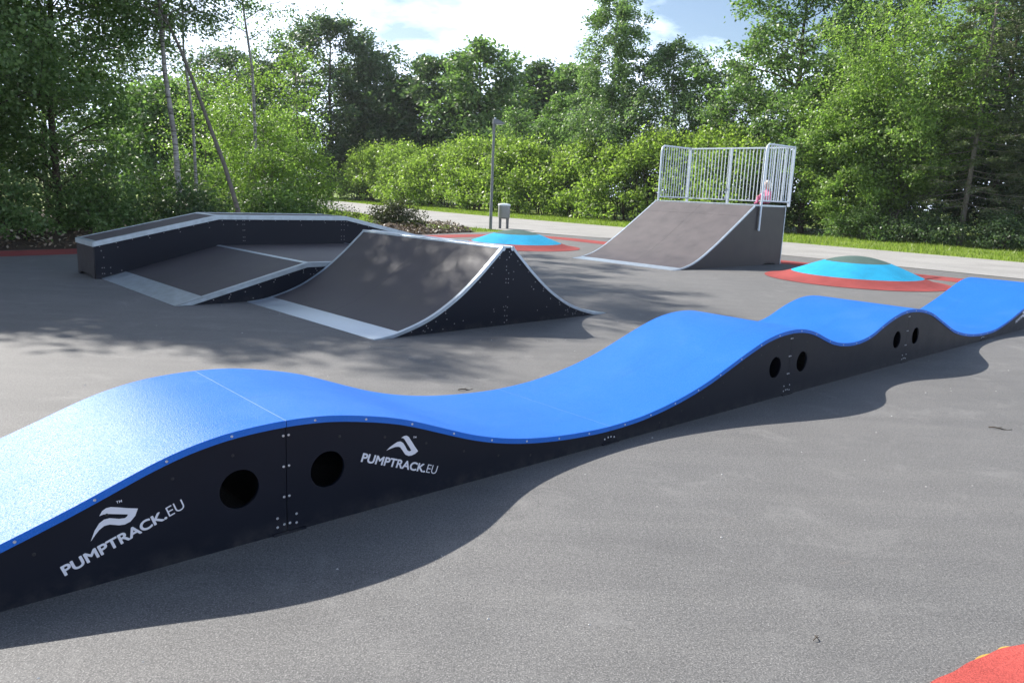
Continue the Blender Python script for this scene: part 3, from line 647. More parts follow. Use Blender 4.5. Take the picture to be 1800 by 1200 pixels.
def child():
    R = Matrix.Rotation(math.radians(42.8), 3, 'Z'); p = R @ Vector((4.42, .40, 0)) + Vector((3.523, 17.298, QH))
    t = thing('person', 'small blond child in pink sitting behind the ramp railing', 'child', p, math.radians(-60))
    # faces local -y ; sitting with knees drawn up
    J = [(0, .06, .085, .095, .085), (0, .05, .20, .085, .075), (0, .02, .32, .085, .065), (0, .005, .385, .035, .034), (0, -.005, .43, .034, .034),
         (.10, .01, .335, .038), (.155, -.08, .235, .027), (.10, -.19, .215, .021), (-.10, .01, .335, .038), (-.155, -.08, .235, .027), (-.10, -.19, .215, .021),
         (.065, .0, .085, .065), (.09, -.20, .215, .046), (.085, -.25, .045, .033), (.085, -.33, .028, .028), (-.065, .0, .085, .065), (-.09, -.20, .215, .046), (-.085, -.25, .045, .033), (-.085, -.33, .028, .028)]
    Eg = [(0, 1), (1, 2), (2, 3), (3, 4), (2, 5), (5, 6), (6, 7), (2, 8), (8, 9), (9, 10), (0, 11), (11, 12), (12, 13), (13, 14), (0, 15), (15, 16), (16, 17), (17, 18)]
    skin_body('body', J, Eg, M_PINK, t)
    # head with a face
    bm = bmesh.new(); bmesh.ops.create_uvsphere(bm, u_segments=20, v_segments=14, radius=1)
    for v in bm.verts:
        x, y, z = v.co; w = .082*(1-.14*max(0, -z)); v.co = (x*w, y*.092-(.012 if y < -.3 and z < 0 else 0), z*.105)
        if y < -.75 and abs(x) < .22 and -.3 < z < .1: v.co.y -= .014
    me = bpy.data.meshes.new('head'); bm.to_mesh(me); bm.free(); me.polygons.foreach_set('use_smooth', [True]*len(me.polygons))
    h = mesh_obj('head', me, M_SKIN, t); h.location = (0, -.02, .52)
    for sx in (-1, 1):
        mb = MB(); mb.disc((sx*.03, -.083, .005), (0, -1, 0), .010, .004, 10); mb.build('eye', M_EYE, h)
        mb = MB(); mb.tube([(sx*.078, .0, -.02), (sx*.088, .005, 0), (sx*.08, .005, .022)], [.010, .015, .010], 8); mb.build('ear', M_SKIN, h, smooth=True)
    mb = MB(); mb.tube([(-.02, -.088, -.045), (0, -.092, -.049), (.02, -.088, -.045)], .005, 6); mb.build('mouth', simple('lip', (.45, .16, .14), .5), h)
    bm = bmesh.new(); bmesh.ops.create_uvsphere(bm, u_segments=24, v_segments=16, radius=1); rr = random.Random(2)
    for v in bm.verts:
        x, y, z = v.co; k = 1+.05*math.sin(9*x+5*z)+rr.uniform(-.02, .02)
        v.co = (x*.091*k, y*.100*k+.012, z*.113*k+.006)
        if y < -.15 and z < .45: v.co.y = max(v.co.y, -.02)
        if y > .2 and z < 0: v.co.z -= .07*(-z)
    me = bpy.data.meshes.new('hair'); bm.to_mesh(me); bm.free(); me.polygons.foreach_set('use_smooth', [True]*len(me.polygons)); mesh_obj('hair', me, M_BLOND, h)
    for sx in (-1, 1):   # hands on the knees, five fingers each
        K = [(sx*.10, -.19, .217, .018, .012), (sx*.098, -.222, .232, .022, .011)]; E = [(0, 1)]
        for q in range(4):
            i = len(K); x = sx*(.098+(q-1.5)*.011); L = (.020, .025, .023, .018)[q]
            K += [(x, -.238, .232, .006), (x, -.238-L, .220, .0055), (x, -.243-L, .205, .005)]; E += [(1, i), (i, i+1), (i+1, i+2)]
        i = len(K); K += [(sx*.074, -.212, .226, .006), (sx*.066, -.230, .219, .0055)]; E += [(0, i), (i, i+1)]
        skin_body('hand', K, E, M_SKIN, t, 1)
child()

# ------------------------------------------------------------------ street lamp and litter bin
lamp = thing('street_lamp', 'grey square street lamp standing at the road edge', 'street lamp', (-1.105, 32.59, -.02), math.radians(8))
mb = MB(); mb.tube([(0, 0, 0), (0, 0, 1.1), (0, 0, 1.12), (0, 0, 4.42)], [.068, .066, .060, .052], 12); smooth_sharp(mb.build('pole', MAT['lamp_grey'], lamp), 40)
mb = MB(); v = []; K = 9
for i in range(K):
    x = -.055+.50*i/(K-1); zt = 4.47-.16*(i/(K-1))**1.8; zb = 4.26+.03*(i/(K-1)); w = .10*(1-.35*(i/(K-1))**2)
    zb = min(zb, zt-.015); v += [(x, -w, zb), (x, w, zb), (x, w*.8, zt), (x, -w*.8, zt)]
f = [(i*4+j, i*4+(j+1) % 4, i*4+4+(j+1) % 4, i*4+4+j) for i in range(K-1) for j in range(4)]+[(3, 2, 1, 0), tuple(4*(K-1)+j for j in range(4))]
mb.add(v, f); mb.build('lamp_head', MAT['lamp_grey'], lamp)
mb = MB(); mb.box(.08, .36, -.055, .055, 4.245, 4.262); mb.build('lamp_glass', simple('lamp_glass', (.6, .6, .58), .3), lamp)
mb = MB(); mb.tube([(.03, 0, 4.46), (.03, 0, 4.52)], [.045, .035], 12); mb.build('sensor_cap', MAT['galv_rail'], lamp)
binn = thing('litter_bin', 'grey metal litter bin on two posts next to the lamp', 'litter bin', (-.58, 33.75, -.02), math.radians(10))
for x in (-.16, .16):
    mb = MB(); mb.box(x-.055, x+.055, -.05, .05, 0, .42); mb.build('post', MAT['bin_leg'], binn, bevel=.008)
mb = MB(); mb.box(-.22, .22, -.06, .06, .425, .465); mb.build('crossbar', MAT['bin_leg'], binn)
def rrect(w, d, z, k=6, r=.12):
    out = []
    for cx, cy, a0 in ((w-r, d-r, 0), (-w+r, d-r, 90), (-w+r, -d+r, 180), (w-r, -d+r, 270)):
        for i in range(k+1): a = math.radians(a0+90*i/k); out.append((cx+r*math.cos(a), cy+r*math.sin(a), z))
    return out
def loft(secs):
    mb = MB(); n = len(secs[0]); v = [p for s_ in secs for p in s_]
    f = [(i*n+j, i*n+(j+1) % n, (i+1)*n+(j+1) % n, (i+1)*n+j) for i in range(len(secs)-1) for j in range(n)]+[tuple(range(n-1, -1, -1)), tuple((len(secs)-1)*n+j for j in range(n))]
    mb.add(v, f); return mb
smooth_sharp(loft([rrect(.22, .20, .466), rrect(.245, .215, .50), rrect(.25, .22, .97), rrect(.25, .22, 1.0)]).build('bin_body', MAT['bin_grey'], binn), 40)
smooth_sharp(loft([rrect(.262, .232, .985), rrect(.262, .232, 1.03), rrect(.22, .19, 1.06), rrect(.06, .05, 1.085, r=.04)]).build('lid', MAT['galv_rail'], binn), 40)

# ------------------------------------------------------------------ vegetation
def leaf_mesh(name, C, size, rng, m, parent, up=0.5, out_from=None, aspect=0.6, droop=0.3, axis=None, fold=0.25):
    n = len(C); C = np.asarray(C, np.float32)
    nr = rng.normal(size=(n, 3))*0.75; nr[:, 2] += up
    if out_from is not None:
        d = C-np.asarray(out_from); d /= (np.linalg.norm(d, axis=1, keepdims=True)+1e-6); nr += d*0.55
    nr /= np.linalg.norm(nr, axis=1, keepdims=True)
    a = rng.normal(size=(n, 3)) if axis is None else axis+rng.normal(size=(n, 3))*0.35
    a[:, 2] -= droop
    a -= nr*(a*nr).sum(1, keepdims=True); a /= (np.linalg.norm(a, axis=1, keepdims=True)+1e-6); b = np.cross(nr, a)
    L = (size*rng.uniform(.65, 1.3, n))[:, None]; W = L*aspect*.5
    mid = C+a*L*.45
    V = np.stack([C, mid+b*W+nr*W*fold, C+a*L, mid-b*W+nr*W*fold], 1).reshape(-1, 3).astype(np.float32)
    me = bpy.data.meshes.new(name); me.vertices.add(4*n); me.vertices.foreach_set('co', V.ravel())
    me.loops.add(4*n); me.loops.foreach_set('vertex_index', np.arange(4*n, dtype=np.int32)); me.polygons.add(n)
    me.polygons.foreach_set('loop_start', np.arange(0, 4*n, 4, dtype=np.int32))
    me.update(calc_edges=True); at = me.attributes.new('rnd', 'FLOAT', 'FACE'); at.data.foreach_set('value', rng.random(n).astype(np.float32))
    me.materials.append(m); o = bpy.data.objects.new(name, me); return link(o, parent)
def poly(p, q, k, sag, rng, wig):
    t = np.linspace(0, 1, k)[:, None]; P = p+(q-p)*t; P[:, 2] += (sag*4*t*(1-t))[:, 0]
    P[1:-1] += rng.normal(size=(k-2, 3))*wig; return P
ENV = {'round': lambda h: np.sqrt(np.clip(1-(2*h-1.0)**2, 0, 1))*.9+.12*(1-h), 'cone': lambda h: (1-h)**.8*.95+.08, 'egg': lambda h: np.clip(np.sin(np.pi*np.clip(h*.86+.12, 0, 1)), 0, 1)**.75,
       'column': lambda h: .75*np.clip(1.15-h, 0, 1)**.45, 'shrub': lambda h: np.clip(1-h**2.2, 0.05, 1)}
def tree(name, label, cat, x, y, H, R, cb, leaf, nleaf, lsize, env='egg', bark='bark', seed=0, r0=None, lean=(0, 0), n1=26, n2=6, limb_up=.5, spread=.22, weep=0.0, trunk_path=None, group=None, z0=-.05, sub=.42, aspect=.6, stems=None):
    rng = np.random.default_rng(seed+100); t = thing(name, label, cat, (x, y, z0), 0, group)
    r0 = r0 or .014*H+.03; mb = MB()
    if trunk_path is not None: TPz = np.array(trunk_path, float)
    else:
        k = 9; zz = np.linspace(0, H*.96, k); TPz = np.stack([lean[0]*(zz/H)**1.2, lean[1]*(zz/H)**1.2, zz], 1); TPz[1:, :2] += np.cumsum(rng.normal(size=(k-1, 2))*H*.006, 0)
    def on_trunk(h):
        return np.array([np.interp(h, TPz[:, 2], TPz[:, i]) for i in range(3)])
    if stems is None:
        mb.tube(TPz, list(np.interp(TPz[:, 2], [0, H*.05, H], [r0*1.25, r0, r0*.12])), 9)
    else:
        for (dx, dy, hh) in stems: 
            q = np.array([dx, dy, hh]); mb.tube(poly(np.array([dx*.12, dy*.12, 0]), q, 6, 0, rng, .05), list(np.linspace(r0, r0*.25, 6)), 6)
    Lp = []; La = []
    e = ENV[env]; ga = rng.uniform(0, 6)
    for i in range(n1):
        hf = (i+rng.random())/n1; h = H*(cb+(0.985-cb)*hf); base = on_trunk(min(h*.98, TPz[-1, 2])-(.12*H*(1-hf)*limb_up if limb_up > 0 else 0)*.6)
        if stems is not None: base = np.array([0, 0, h*.35])+rng.normal(size=3)*.15
        ga += 2.4+rng.normal()*.35; ln = R*float(e(hf))*rng.uniform(.62, 1.16)+.12
        tip = on_trunk(min(h, TPz[-1, 2]))+np.array([math.cos(ga)*ln, math.sin(ga)*ln, 0]); tip[2] = h+ln*limb_up*rng.uniform(.1, .55)*(.4+.6*hf)-weep*ln*.25
        P = poly(base, tip, 5, ln*.10, rng, ln*.03); rl = max(.012, r0*.34*(1-.7*hf)); mb.tube(P, list(np.linspace(rl, rl*.25, 5)), 5, cap=False)
        d = (tip-base); dl = np.linalg.norm(d); d = d/dl
        for j in range(n2):
            f = .25+.75*(j+rng.random())/n2; p = np.array([np.interp(f, np.linspace(0, 1, 5), P[:, q]) for q in range(3)])
            dv = d*.7+rng.normal(size=3)*np.array([.75, .75, .40]); dv[2] += .15; dv /= np.linalg.norm(dv)
            sl = (sub*dl*(1-.45*f)+.10*R)*rng.uniform(.6, 1.2); q = p+dv*sl
            if weep: q = p+dv*sl*.45+np.array([0, 0, -weep*sl*rng.uniform(.7, 1.5)])
            if j % 2 == 0: mb.tube([p, (p+q)/2+np.array([0, 0, .05*sl]), q], [rl*.3, rl*.2, rl*.1], 3, cap=False)
            w = max(3, int(nleaf/(n1*n2)*rng.uniform(.5, 1.5)*(.45+.75*float(e(hf)))))
            tt = rng.random(w)[:, None]**.7*1.08
            c = p+(q-p)*tt+rng.normal(size=(w, 3))*np.array([1, 1, .62])*spread*(.35+.65*sl/(.5*R+.01))*(1-.35*tt); Lp.append(c)
            La.append(np.tile(dv, (w, 1)))
    mb.build('trunk', MAT[bark], t, smooth=True)
    C = np.concatenate(Lp); A = np.concatenate(La); k = C[:, 2] > .05; C, A = C[k], A[k]
    leaf_mesh('crown', C, lsize, rng, MAT[leaf], t, up=.55, out_from=on_trunk(H*.5), aspect=aspect, droop=.25+weep*.6, axis=A)
    return t

# --- left: birches by the ledge box
def bpath(x0, pts): return pts
tree('birch_tree', 'upright white-barked birch left of the leaning birch behind the ledge', 'tree', -8.85, 20.4, 11.5, 2.6, .46, 'leaf_birch', 15000, .085, 'egg', 'birch', 1, .08, n1=30, n2=6, spread=.32, weep=.55,
     trunk_path=[(0, 0, 0), (.02, 0, 1.2), (-.06, .05, 2.6), (-.22, 0, 4.2), (-.32, .1, 5.6), (-.36, .1, 7.5), (-.4, 0, 9.5), (-.42, 0, 11.2)])
tree('birch_tree', 'slender second birch close behind the upright white birch', 'tree', -8.9, 21.6, 10.5, 2.0, .55, 'leaf_birch', 9000, .085, 'egg', 'birch', 2, .05, n1=24, n2=6, spread=.3, weep=.5,
     trunk_path=[(0, 0, 0), (.03, 0, 1.5), (-.02, .05, 3.2), (-.18, 0, 5.0), (-.2, .1, 7), (-.25, .1, 10.2)])
tree('birch_tree', 'birch with a long trunk leaning to the left behind the ledge', 'tree', -7.05, 20.0, 9.6, 2.3, .60, 'leaf_birch', 10000, .085, 'egg', 'bark_grey', 3, .062, n1=26, n2=6, spread=.3, weep=.5,
     trunk_path=[(0, 0, 0), (-.12, 0, .9), (-.45, .05, 2.0), (-.80, 0, 3.0), (-1.15, .1, 3.9), (-1.5, .1, 4.8), (-1.95, 0, 5.8), (-2.3, 0, 7.4), (-2.4, 0, 9.2)])
tree('birch_tree', 'forked birch rising above the bright bushes left of the dark tree', 'tree', -8.15, 24.2, 11.0, 2.4, .55, 'leaf_birch', 6500, .085, 'egg', 'birch', 4, .06, n1=18, n2=5, spread=.3, weep=.5,
     trunk_path=[(0, 0, 0), (.03, 0, 1.5), (.05, .05, 3.2), (.02, 0, 4.9), (-.2, .1, 6.3), (-.35, .1, 7.5), (-.4, .1, 10.6)])
# --- far left mass
LM = [(-12.9, 17.0, 12.0, 3.8, 'leaf_mid', 'leafy green tree at the left edge, nearest to the camera', .10), (-11.5, 19.6, 13.6, 2.3, 'leaf_mid', 'leafy tree with thin brown trunk left of the birches', .10),
      (-14.8, 20.5, 13.5, 4.0, 'leaf_mid', 'tall dark tree filling the upper left corner', .08), (-15.6, 26.0, 13.5, 3.4, 'leaf_dark', 'dark tall tree behind the leafy trees left of the birches', .08),
      (-14.6, 16.6, 12.2, 3.2, 'leaf_mid', 'tall tree just past the left edge, second from the camera', .12), (-17.4, 15.6, 10.8, 3.4, 'leaf_mid', 'tall tree past the left edge, nearest the soil bank', .14), (-16.3, 18.6, 13.8, 3.8, 'leaf_dark', 'broad dark tree behind the trees past the left edge', .10)]
for i, (x, y, h, r, lm, lab, cb) in enumerate(LM):
    far_ = i >= 4
    tree('leafy_tree', lab, 'tree', x, y, h, r, cb, lm, 76000 if i == 0 else 46000 if i == 4 else 36000 if i == 6 else 20000 if far_ else 26000 if i == 3 else 46000, .17 if far_ else .10, 'round' if i == 0 else 'egg', 'bark', 20+i, .09, n1=62, n2=8, spread=.42, limb_up=.55, group='trees on the left of the plaza')
# saplings, backlit and yellow green
SG = [(-9.9, 27.5, 4.6, 1.0, 'yellow-green sapling just right of the upright birch'), (-8.7, 26.2, 5.2, 1.05, 'bright yellow-green sapling behind the leaning birch'), (-7.6, 27.2, 5.9, 1.15, 'tall bright sapling in front of the dark tree'), (-7.2, 23.2, 2.4, .9, 'low light green sapling right of the leaning birch'), (-6.9, 26.0, 2.7, .9, 'small light green sapling at the right end of the left trees'), (-11.8, 30, 5.6, 1.4, 'pale green sapling seen between the left trunks'), (-9.2, 31.0, 4.0, 1.2, 'low pale sapling behind the forked birch'), (-8.0, 24.8, 3.6, .9, 'thin mid-height sapling beside the forked birch')]
for i, (x, y, h, r, lab) in enumerate(SG):
    tree('sapling', lab, 'tree', x, y, h, r, .16, 'leaf_bright', 5600, .085, 'egg' if i % 2 else 'column', 'bark_grey', 40+i, .035, n1=26, n2=5, spread=.30, limb_up=.9, sub=.6, group='saplings behind the ledge')
# undergrowth along the soil edge
UG = [(-13.3, 15.6, 1.4, 1.2, 'leaf_mid', 'low green bush at the left edge of the plaza'), (-11.4, 17.2, 1.5, 1.1, 'leaf_mid', 'feathery green bush left of the ledge end'), (-10.1, 18.9, 1.6, 1.1, 'leaf_mid', 'dark bush behind the left end of the ledge'), (-8.5, 20.2, 1.4, 1.0, 'leaf_dark', 'dark round bush at the foot of the birches'), (-14.2, 16.4, 2.2, 1.6, 'leaf_dark', 'dark bush deep behind the left edge bushes'), (-7.0, 21.8, 1.5, 1.0, 'leaf_mid', 'leafy bush behind the middle of the ledge'), (-6.9, 24.4, 1.1, .8, 'leaf_mid', 'small bush behind the right end of the ledge'), (-11.6, 21.0, 2.4, 1.7, 'leaf_dark', 'tall dark bush under the left trees'), (-9.7, 23.0, 2.2, 1.5, 'leaf_mid', 'shady bush between the birches')]
for i, (x, y, h, r, lm, lab) in enumerate(UG):
    tree('bush', lab, 'bush', x, y, h, r, .05, lm, 6500, .09, 'shrub', 'bark', 60+i, .02, n1=40, n2=5, spread=.26, limb_up=.5, stems=[(rx, ry, h*.7) for rx, ry in ((.3, .1), (-.3, .2), (0, -.3), (.2, -.3), (-.2, .3))], group='bushes along the soil bed')
tree('dry_shrub', 'small grey-green heather shrub in front of the road', 'shrub', -4.45, 28.6, 1.05, .85, .03, 'dry_shrub', 7500, .075, 'shrub', 'bark', 80, .014, n1=34, n2=5, spread=.16, limb_up=.8, stems=[(rx, ry, .75) for rx, ry in ((.3, .1), (-.3, .2), (0, -.3), (.2, -.3), (-.2, .3), (.5, 0), (-.5, 0))])
tree('dry_shrub', 'thin wispy shrub left of the heather shrub', 'shrub', -6.0, 27.8, .85, .4, .05, 'dry_shrub', 1100, .06, 'shrub', 'bark', 81, .012, n1=14, n2=4, spread=.10, limb_up=.8, stems=[(.1, .1, .8), (-.12, 0, .7), (.05, -.1, .75)])
# --- dark trees behind
DK = [(-21.8, 91, 21.5, 7.4, 'leaf_dark', 'huge dark dense tree left of the hedge end', 'egg', 30000), (-17.2, 92, 18.0, 5.6, 'leaf_dark', 'dark tree on the right flank of the huge dark tree', 'cone', 20000), (-31.5, 88, 16.5, 6.6, 'leaf_dark', 'dark tree seen between the birch trunks', 'round', 18000), (-43, 86, 17, 7.0, 'leaf_dark', 'dark tree far behind the left trees', 'round', 8000), (-55, 82, 19, 7.5, 'leaf_dark', 'farthest left dark tree behind the woods', 'round', 7000), (-23, 52, 8, 3.6, 'leaf_mid', 'mid green tree behind the birches', 'round', 12000)]
for i, (x, y, h, r, lm, lab, en, nl) in enumerate(DK):
    tree('dense_tree', lab, 'tree', x, y, h*.90, r*1.1, .04, lm, int(nl*1.25), .38, en, 'bark', 100+i, n1=54, n2=7, spread=.95, limb_up=.45, group='dense trees behind the road')
# --- centre row
CR = [(-13.0, 88, 15.2, 4.6, 'leaf_dark', 'pointed tree at the left end of the centre row'), (-9.3, 85, 17.0, 5.0, 'leaf_dark', 'broad tree second in the centre row'), (-4.0, 80, 18.2, 5.0, 'leaf_mid', 'tallest sunlit tree of the centre row'), (1.7, 85, 17.3, 4.2, 'leaf_dark', 'dark pointed tree right of the tallest centre tree'), (5.6, 84, 17.0, 4.2, 'leaf_mid', 'tree at the right end of the centre row'), (-1.0, 92, 15.5, 5.0, 'leaf_dark', 'dark tree filling the gap in the centre row')]
for i, (x, y, h, r, lm, lab) in enumerate(CR):
    tree('row_tree', lab, 'tree', x, y, h*.86, r*1.15, .04, lm, 18000, .43, 'cone' if i in (0, 3) else 'egg', 'bark', 130+i, n1=46, n2=7, spread=.95, limb_up=.6, group='trees behind the hedge')
# --- weeping birches right of centre
tree('weeping_birch', 'tall pale birch with drooping twigs behind the hedge', 'tree', 6.4, 57.0, 15.6, 4.7, .08, 'leaf_birch', 48000, .195, 'column', 'birch', 150, .14, n1=84, n2=7, spread=.45, weep=.7, limb_up=.7)
tree('weeping_birch', 'broad pale birch right of the tallest birch', 'tree', 10.4, 55.0, 12.2, 4.7, .06, 'leaf_birch', 48000, .195, 'egg', 'birch', 151, .14, n1=80, n2=7, spread=.5, weep=.6, limb_up=.7)
tree('weeping_birch', 'lower birch behind the ramp railing', 'tree', 13.9, 52.0, 10.6, 3.7, .08, 'leaf_birch', 28000, .18, 'egg', 'birch', 152, .12, n1=46, n2=7, spread=.5, weep=.5, limb_up=.7)
tree('hedge_tree', 'small feathery tree between hedge and tall birch', 'tree', 3.2, 62.5, 9.0, 2.6, .15, 'leaf_mid', 12000, .22, 'egg', 'bark', 153, .08, n1=34, n2=6, spread=.5)
tree('hedge_tree', 'low grey-green tree poking above the middle of the hedge', 'tree', -.2, 67, 8.4, 2.3, .15, 'leaf_mid', 7000, .19, 'egg', 'bark', 154, .08, n1=30, n2=6, spread=.5)
# --- right side
RT = [(16.2, 48, 15.8, 4.7, 'leaf_mid', 'big rounded tree above the right end of the railing', 'egg', 34000, .23, .10), (22.5, 52, 16.0, 5.0, 'leaf_dark', 'dark tree behind the bright bushy tree', 'egg', 20000, .26, .08), (15.8, 43.5, 8.0, 2.6, 'leaf_mid', 'bushy tree right behind the railing corner', 'egg', 16000, .19, .03),
      (30.5, 48, 16.0, 5.5, 'leaf_dark', 'dark tree deep behind the spruce', 'round', 18000, .27, .04), (26.2, 43.5, 15, 4.2, 'leaf_dark', 'shady tree behind the spruce trunk', 'egg', 18000, .23, .04), (32.0, 38.0, 15, 5.2, 'leaf_dark', 'dark tree at the far right edge', 'egg', 18000, .23, .03), (21.5, 46.5, 8.5, 4.2, 'leaf_dark', 'low dark tree filling the gap behind the bushy tree', 'round', 16000, .22, .0), (24.6, 46.0, 7.5, 4.0, 'leaf_dark', 'low dark tree seen under the spruce branches', 'round', 16000, .22, .0), (28.0, 41.0, 8.5, 4.2, 'leaf_dark', 'low dark tree filling the gap behind the spruces', 'round', 16000, .22, .0)]
for i, (x, y, h, r, lm, lab, en, nl, ls, cb) in enumerate(RT):
    tree('broad_tree', lab, 'tree', x, y, h, r, cb, lm, nl, ls, en, 'bark', 170+i, n1=56, n2=7, spread=.55, limb_up=.6, group='trees on the right beyond the road')
tree('bushy_tree', 'bright multi-stemmed bushy tree right of the railed ramp', 'tree', 18.7, 39.8, 11.6, 4.0, .16, 'leaf_bright', 50000, .15, 'egg', 'bark_grey', 190, .06, n1=60, n2=8, spread=.42, limb_up=.7, stems=[(.9, .3, 6.5), (-.8, .2, 6.8), (.2, -.7, 6.0), (1.5, -.4, 5.4), (-.3, .9, 7), (.5, -.2, 7.6), (-1.3, -.5, 5.0)])
tree('bushy_tree', 'lower leafy tree left of the multi-stemmed bushy tree', 'tree', 16.6, 40.2, 7.2, 2.4, .05, 'leaf_bright', 24000, .145, 'egg', 'bark', 191, .05, n1=50, n2=6, spread=.36, limb_up=.6)
def spruce(x, y, H, R, lab, seed):
    rng = np.random.default_rng(seed); t = thing('spruce_tree', lab, 'tree', (x, y, -.05), 0, 'spruces at the right edge'); mb = MB()
    mb.tube([(0, 0, 0), (.05, 0, H*.3), (.1, .03, H*.6), (.08, 0, H)], [.125, .10, .07, .015], 10); C = []; A = []
    ga = 0; k = 100
    for i in range(k):
        h = H*(.13+.86*i/k); ga += 2.4+rng.normal()*.3; ln = R*(1-(h/H))**.75*rng.uniform(.7, 1.15)+.2
        dr = np.array([math.cos(ga), math.sin(ga), 0]); P = np.array([dr*ln*f+np.array([.05, 0, h-.22*ln*f+.16*ln*f*f]) for f in np.linspace(0, 1, 6)])
        mb.tube(P, list(np.linspace(.028, .006, 6)), 4, cap=False)
        dead = h < H*.25
        for j in range(13):
            f = .25+.75*rng.random(); p = np.array([np.interp(f, np.linspace(0, 1, 6), P[:, q]) for q in range(3)]); sd = np.array([-dr[1], dr[0], 0])*rng.choice([-1, 1])
            dv = dr*.7+sd*.75+np.array([0, 0, -.25+rng.normal()*.12]); L = ln*.36*(1.1-f)+.16
            w = int((9 if dead else 27)*L/.4); tt = rng.random(w)[:, None]; C.append(p+dv*L*tt+rng.normal(size=(w, 3))*.035); A.append(np.tile(dv, (w, 1)))
            if dead: mb.tube([p, p+dv*L], [.008, .003], 3, cap=False)
    mb.build('trunk', MAT['bark_grey'], t, smooth=True)
    leaf_mesh('crown', np.concatenate(C), .11, rng, MAT['needle'], t, up=.3, aspect=.35, droop=.1, axis=np.concatenate(A))
spruce(21.0, 37.0, 14.5, 3.9, 'spruce with bare brown lower trunk right of the bushy tree', 5)
spruce(24.6, 35.2, 15.5, 4.3, 'dense spruce cut by the right edge of the picture', 6)
RB = [(17.2, 38.6, 1.9, 1.5, 'leaf_mid', 'low green bush on the verge under the bright bushy tree'), (19.2, 36.6, 1.5, 1.4, 'leaf_dark', 'low bush between bushy tree and spruce trunk'), (21.6, 34.6, 1.5, 1.5, 'leaf_dark', 'dark low bush at the foot of the spruces'), (23.6, 32.4, 1.3, 1.4, 'leaf_mid', 'low bush by the right edge on the verge'), (14.6, 44.5, 2.4, 1.8, 'leaf_dark', 'dark bush behind the right end of the ramp')]
for i, (x, y, h, r, lm, lab) in enumerate(RB):
    tree('bush', lab, 'bush', x, y, h, r, .05, lm, 6500, .10, 'shrub', 'bark', 200+i, .02, n1=36, n2=5, spread=.26, stems=[(rx, ry, h*.7) for rx, ry in ((.3, .1), (-.3, .2), (0, -.3), (.2, -.3), (-.2, .3))], group='bushes on the far verge')

# --- hedge of tall leafy shrubs beyond the road
def hedge():
    rng = np.random.default_rng(11); line = catmull([(-16.6, 81.5), (-12.4, 75.5), (-7.2, 68.8), (-1.8, 61.8), (3.2, 56.8), (7.7, 52.5), (11.7, 47.5), (14.0, 43.5)], 9)
    t = thing('hedge', 'long bank of tall leafy green shrubs beyond the road', 'hedge', (line[0][0], line[0][1], -.05)); o0 = np.array([line[0][0], line[0][1], 0])
    mb = MB(); C = []; Dn = []
    seg = [np.linalg.norm(line[i+1]-line[i]) for i in range(len(line)-1)]; cum = np.concatenate([[0], np.cumsum(seg)]); tot = cum[-1]
    LX = [p[0] for p in line]; LY = [p[1] for p in line]
    for i in range(1080):
        s = tot*(i+rng.random())/1080; c = np.array([np.interp(s, cum, LX), np.interp(s, cum, LY)])
        d = np.array([np.interp(s+.6, cum, LX)-np.interp(s-.6, cum, LX), np.interp(s+.6, cum, LY)-np.interp(s-.6, cum, LY)]); d /= np.linalg.norm(d)+1e-9
        nrm = np.array([d[1], -d[0]])
        if nrm @ (-c) < 0: nrm = -nrm
        end = min(1, .62+s/7); hh = (4.8+.45*math.sin(s*.33)+.25*math.sin(s*1.1+2)+.15*math.sin(s*2.6))*end*rng.uniform(.86, 1.06)
        ph = math.acos(rng.uniform(-.12, 1)); wid = (2.6+.35*math.sin(s*.55)+.2*math.sin(s*1.9+1)+.15*math.sin(s*4.3)+.25*rng.normal())*end                # 0 = facing the road, pi/2 = top
        k = rng.uniform(.80, 1.02); e = np.array([math.cos(ph)*wid, max(.0, math.sin(ph))**.75*hh])*k
        if ph < .9 and rng.random() < .75: e[1] = rng.uniform(.35, hh*.8); e[0] = wid*(1-(e[1]/hh)**3.0)*k
        b = np.array([c[0]+nrm[0]*e[0], c[1]+nrm[1]*e[0], e[1]])-o0
        on = np.array([nrm[0]*math.cos(ph)*.8, nrm[1]*math.cos(ph)*.8, .55+.5*math.sin(ph)]); on /= np.linalg.norm(on)
        r = rng.uniform(.40, 1.05); w = int(80*(r/.6)**1.6); q = rng.normal(size=(w, 3)); q /= np.linalg.norm(q, axis=1, keepdims=True); q *= (rng.random((w, 1))**.45)*r; q[:, 2] *= .8
        sh = rng.random(w) < .12; q[sh] += on*rng.uniform(.2, .75, size=(sh.sum(), 1))          # shoots that stick out
        C.append(b+q); Dn.append(np.tile(on, (w, 1)))
        if i % 5 == 0:
            f0 = np.array([c[0]+nrm[0]*e[0]*.4, c[1]+nrm[1]*e[0]*.4, 0])-o0; mb.tube(poly(f0, b, 5, 0, rng, .08), list(np.linspace(.045, .012, 5)), 5, cap=False)
    mb.build('stems', MAT['bark'], t, smooth=True); C = np.concatenate(C); Dn = np.concatenate(Dn); k = C[:, 2] > .12
    leaf_mesh('foliage', C[k], .215, rng, MAT['leaf_hedge'], t, up=.45, aspect=.6, droop=.35, axis=Dn[k]*.5)
hedge()

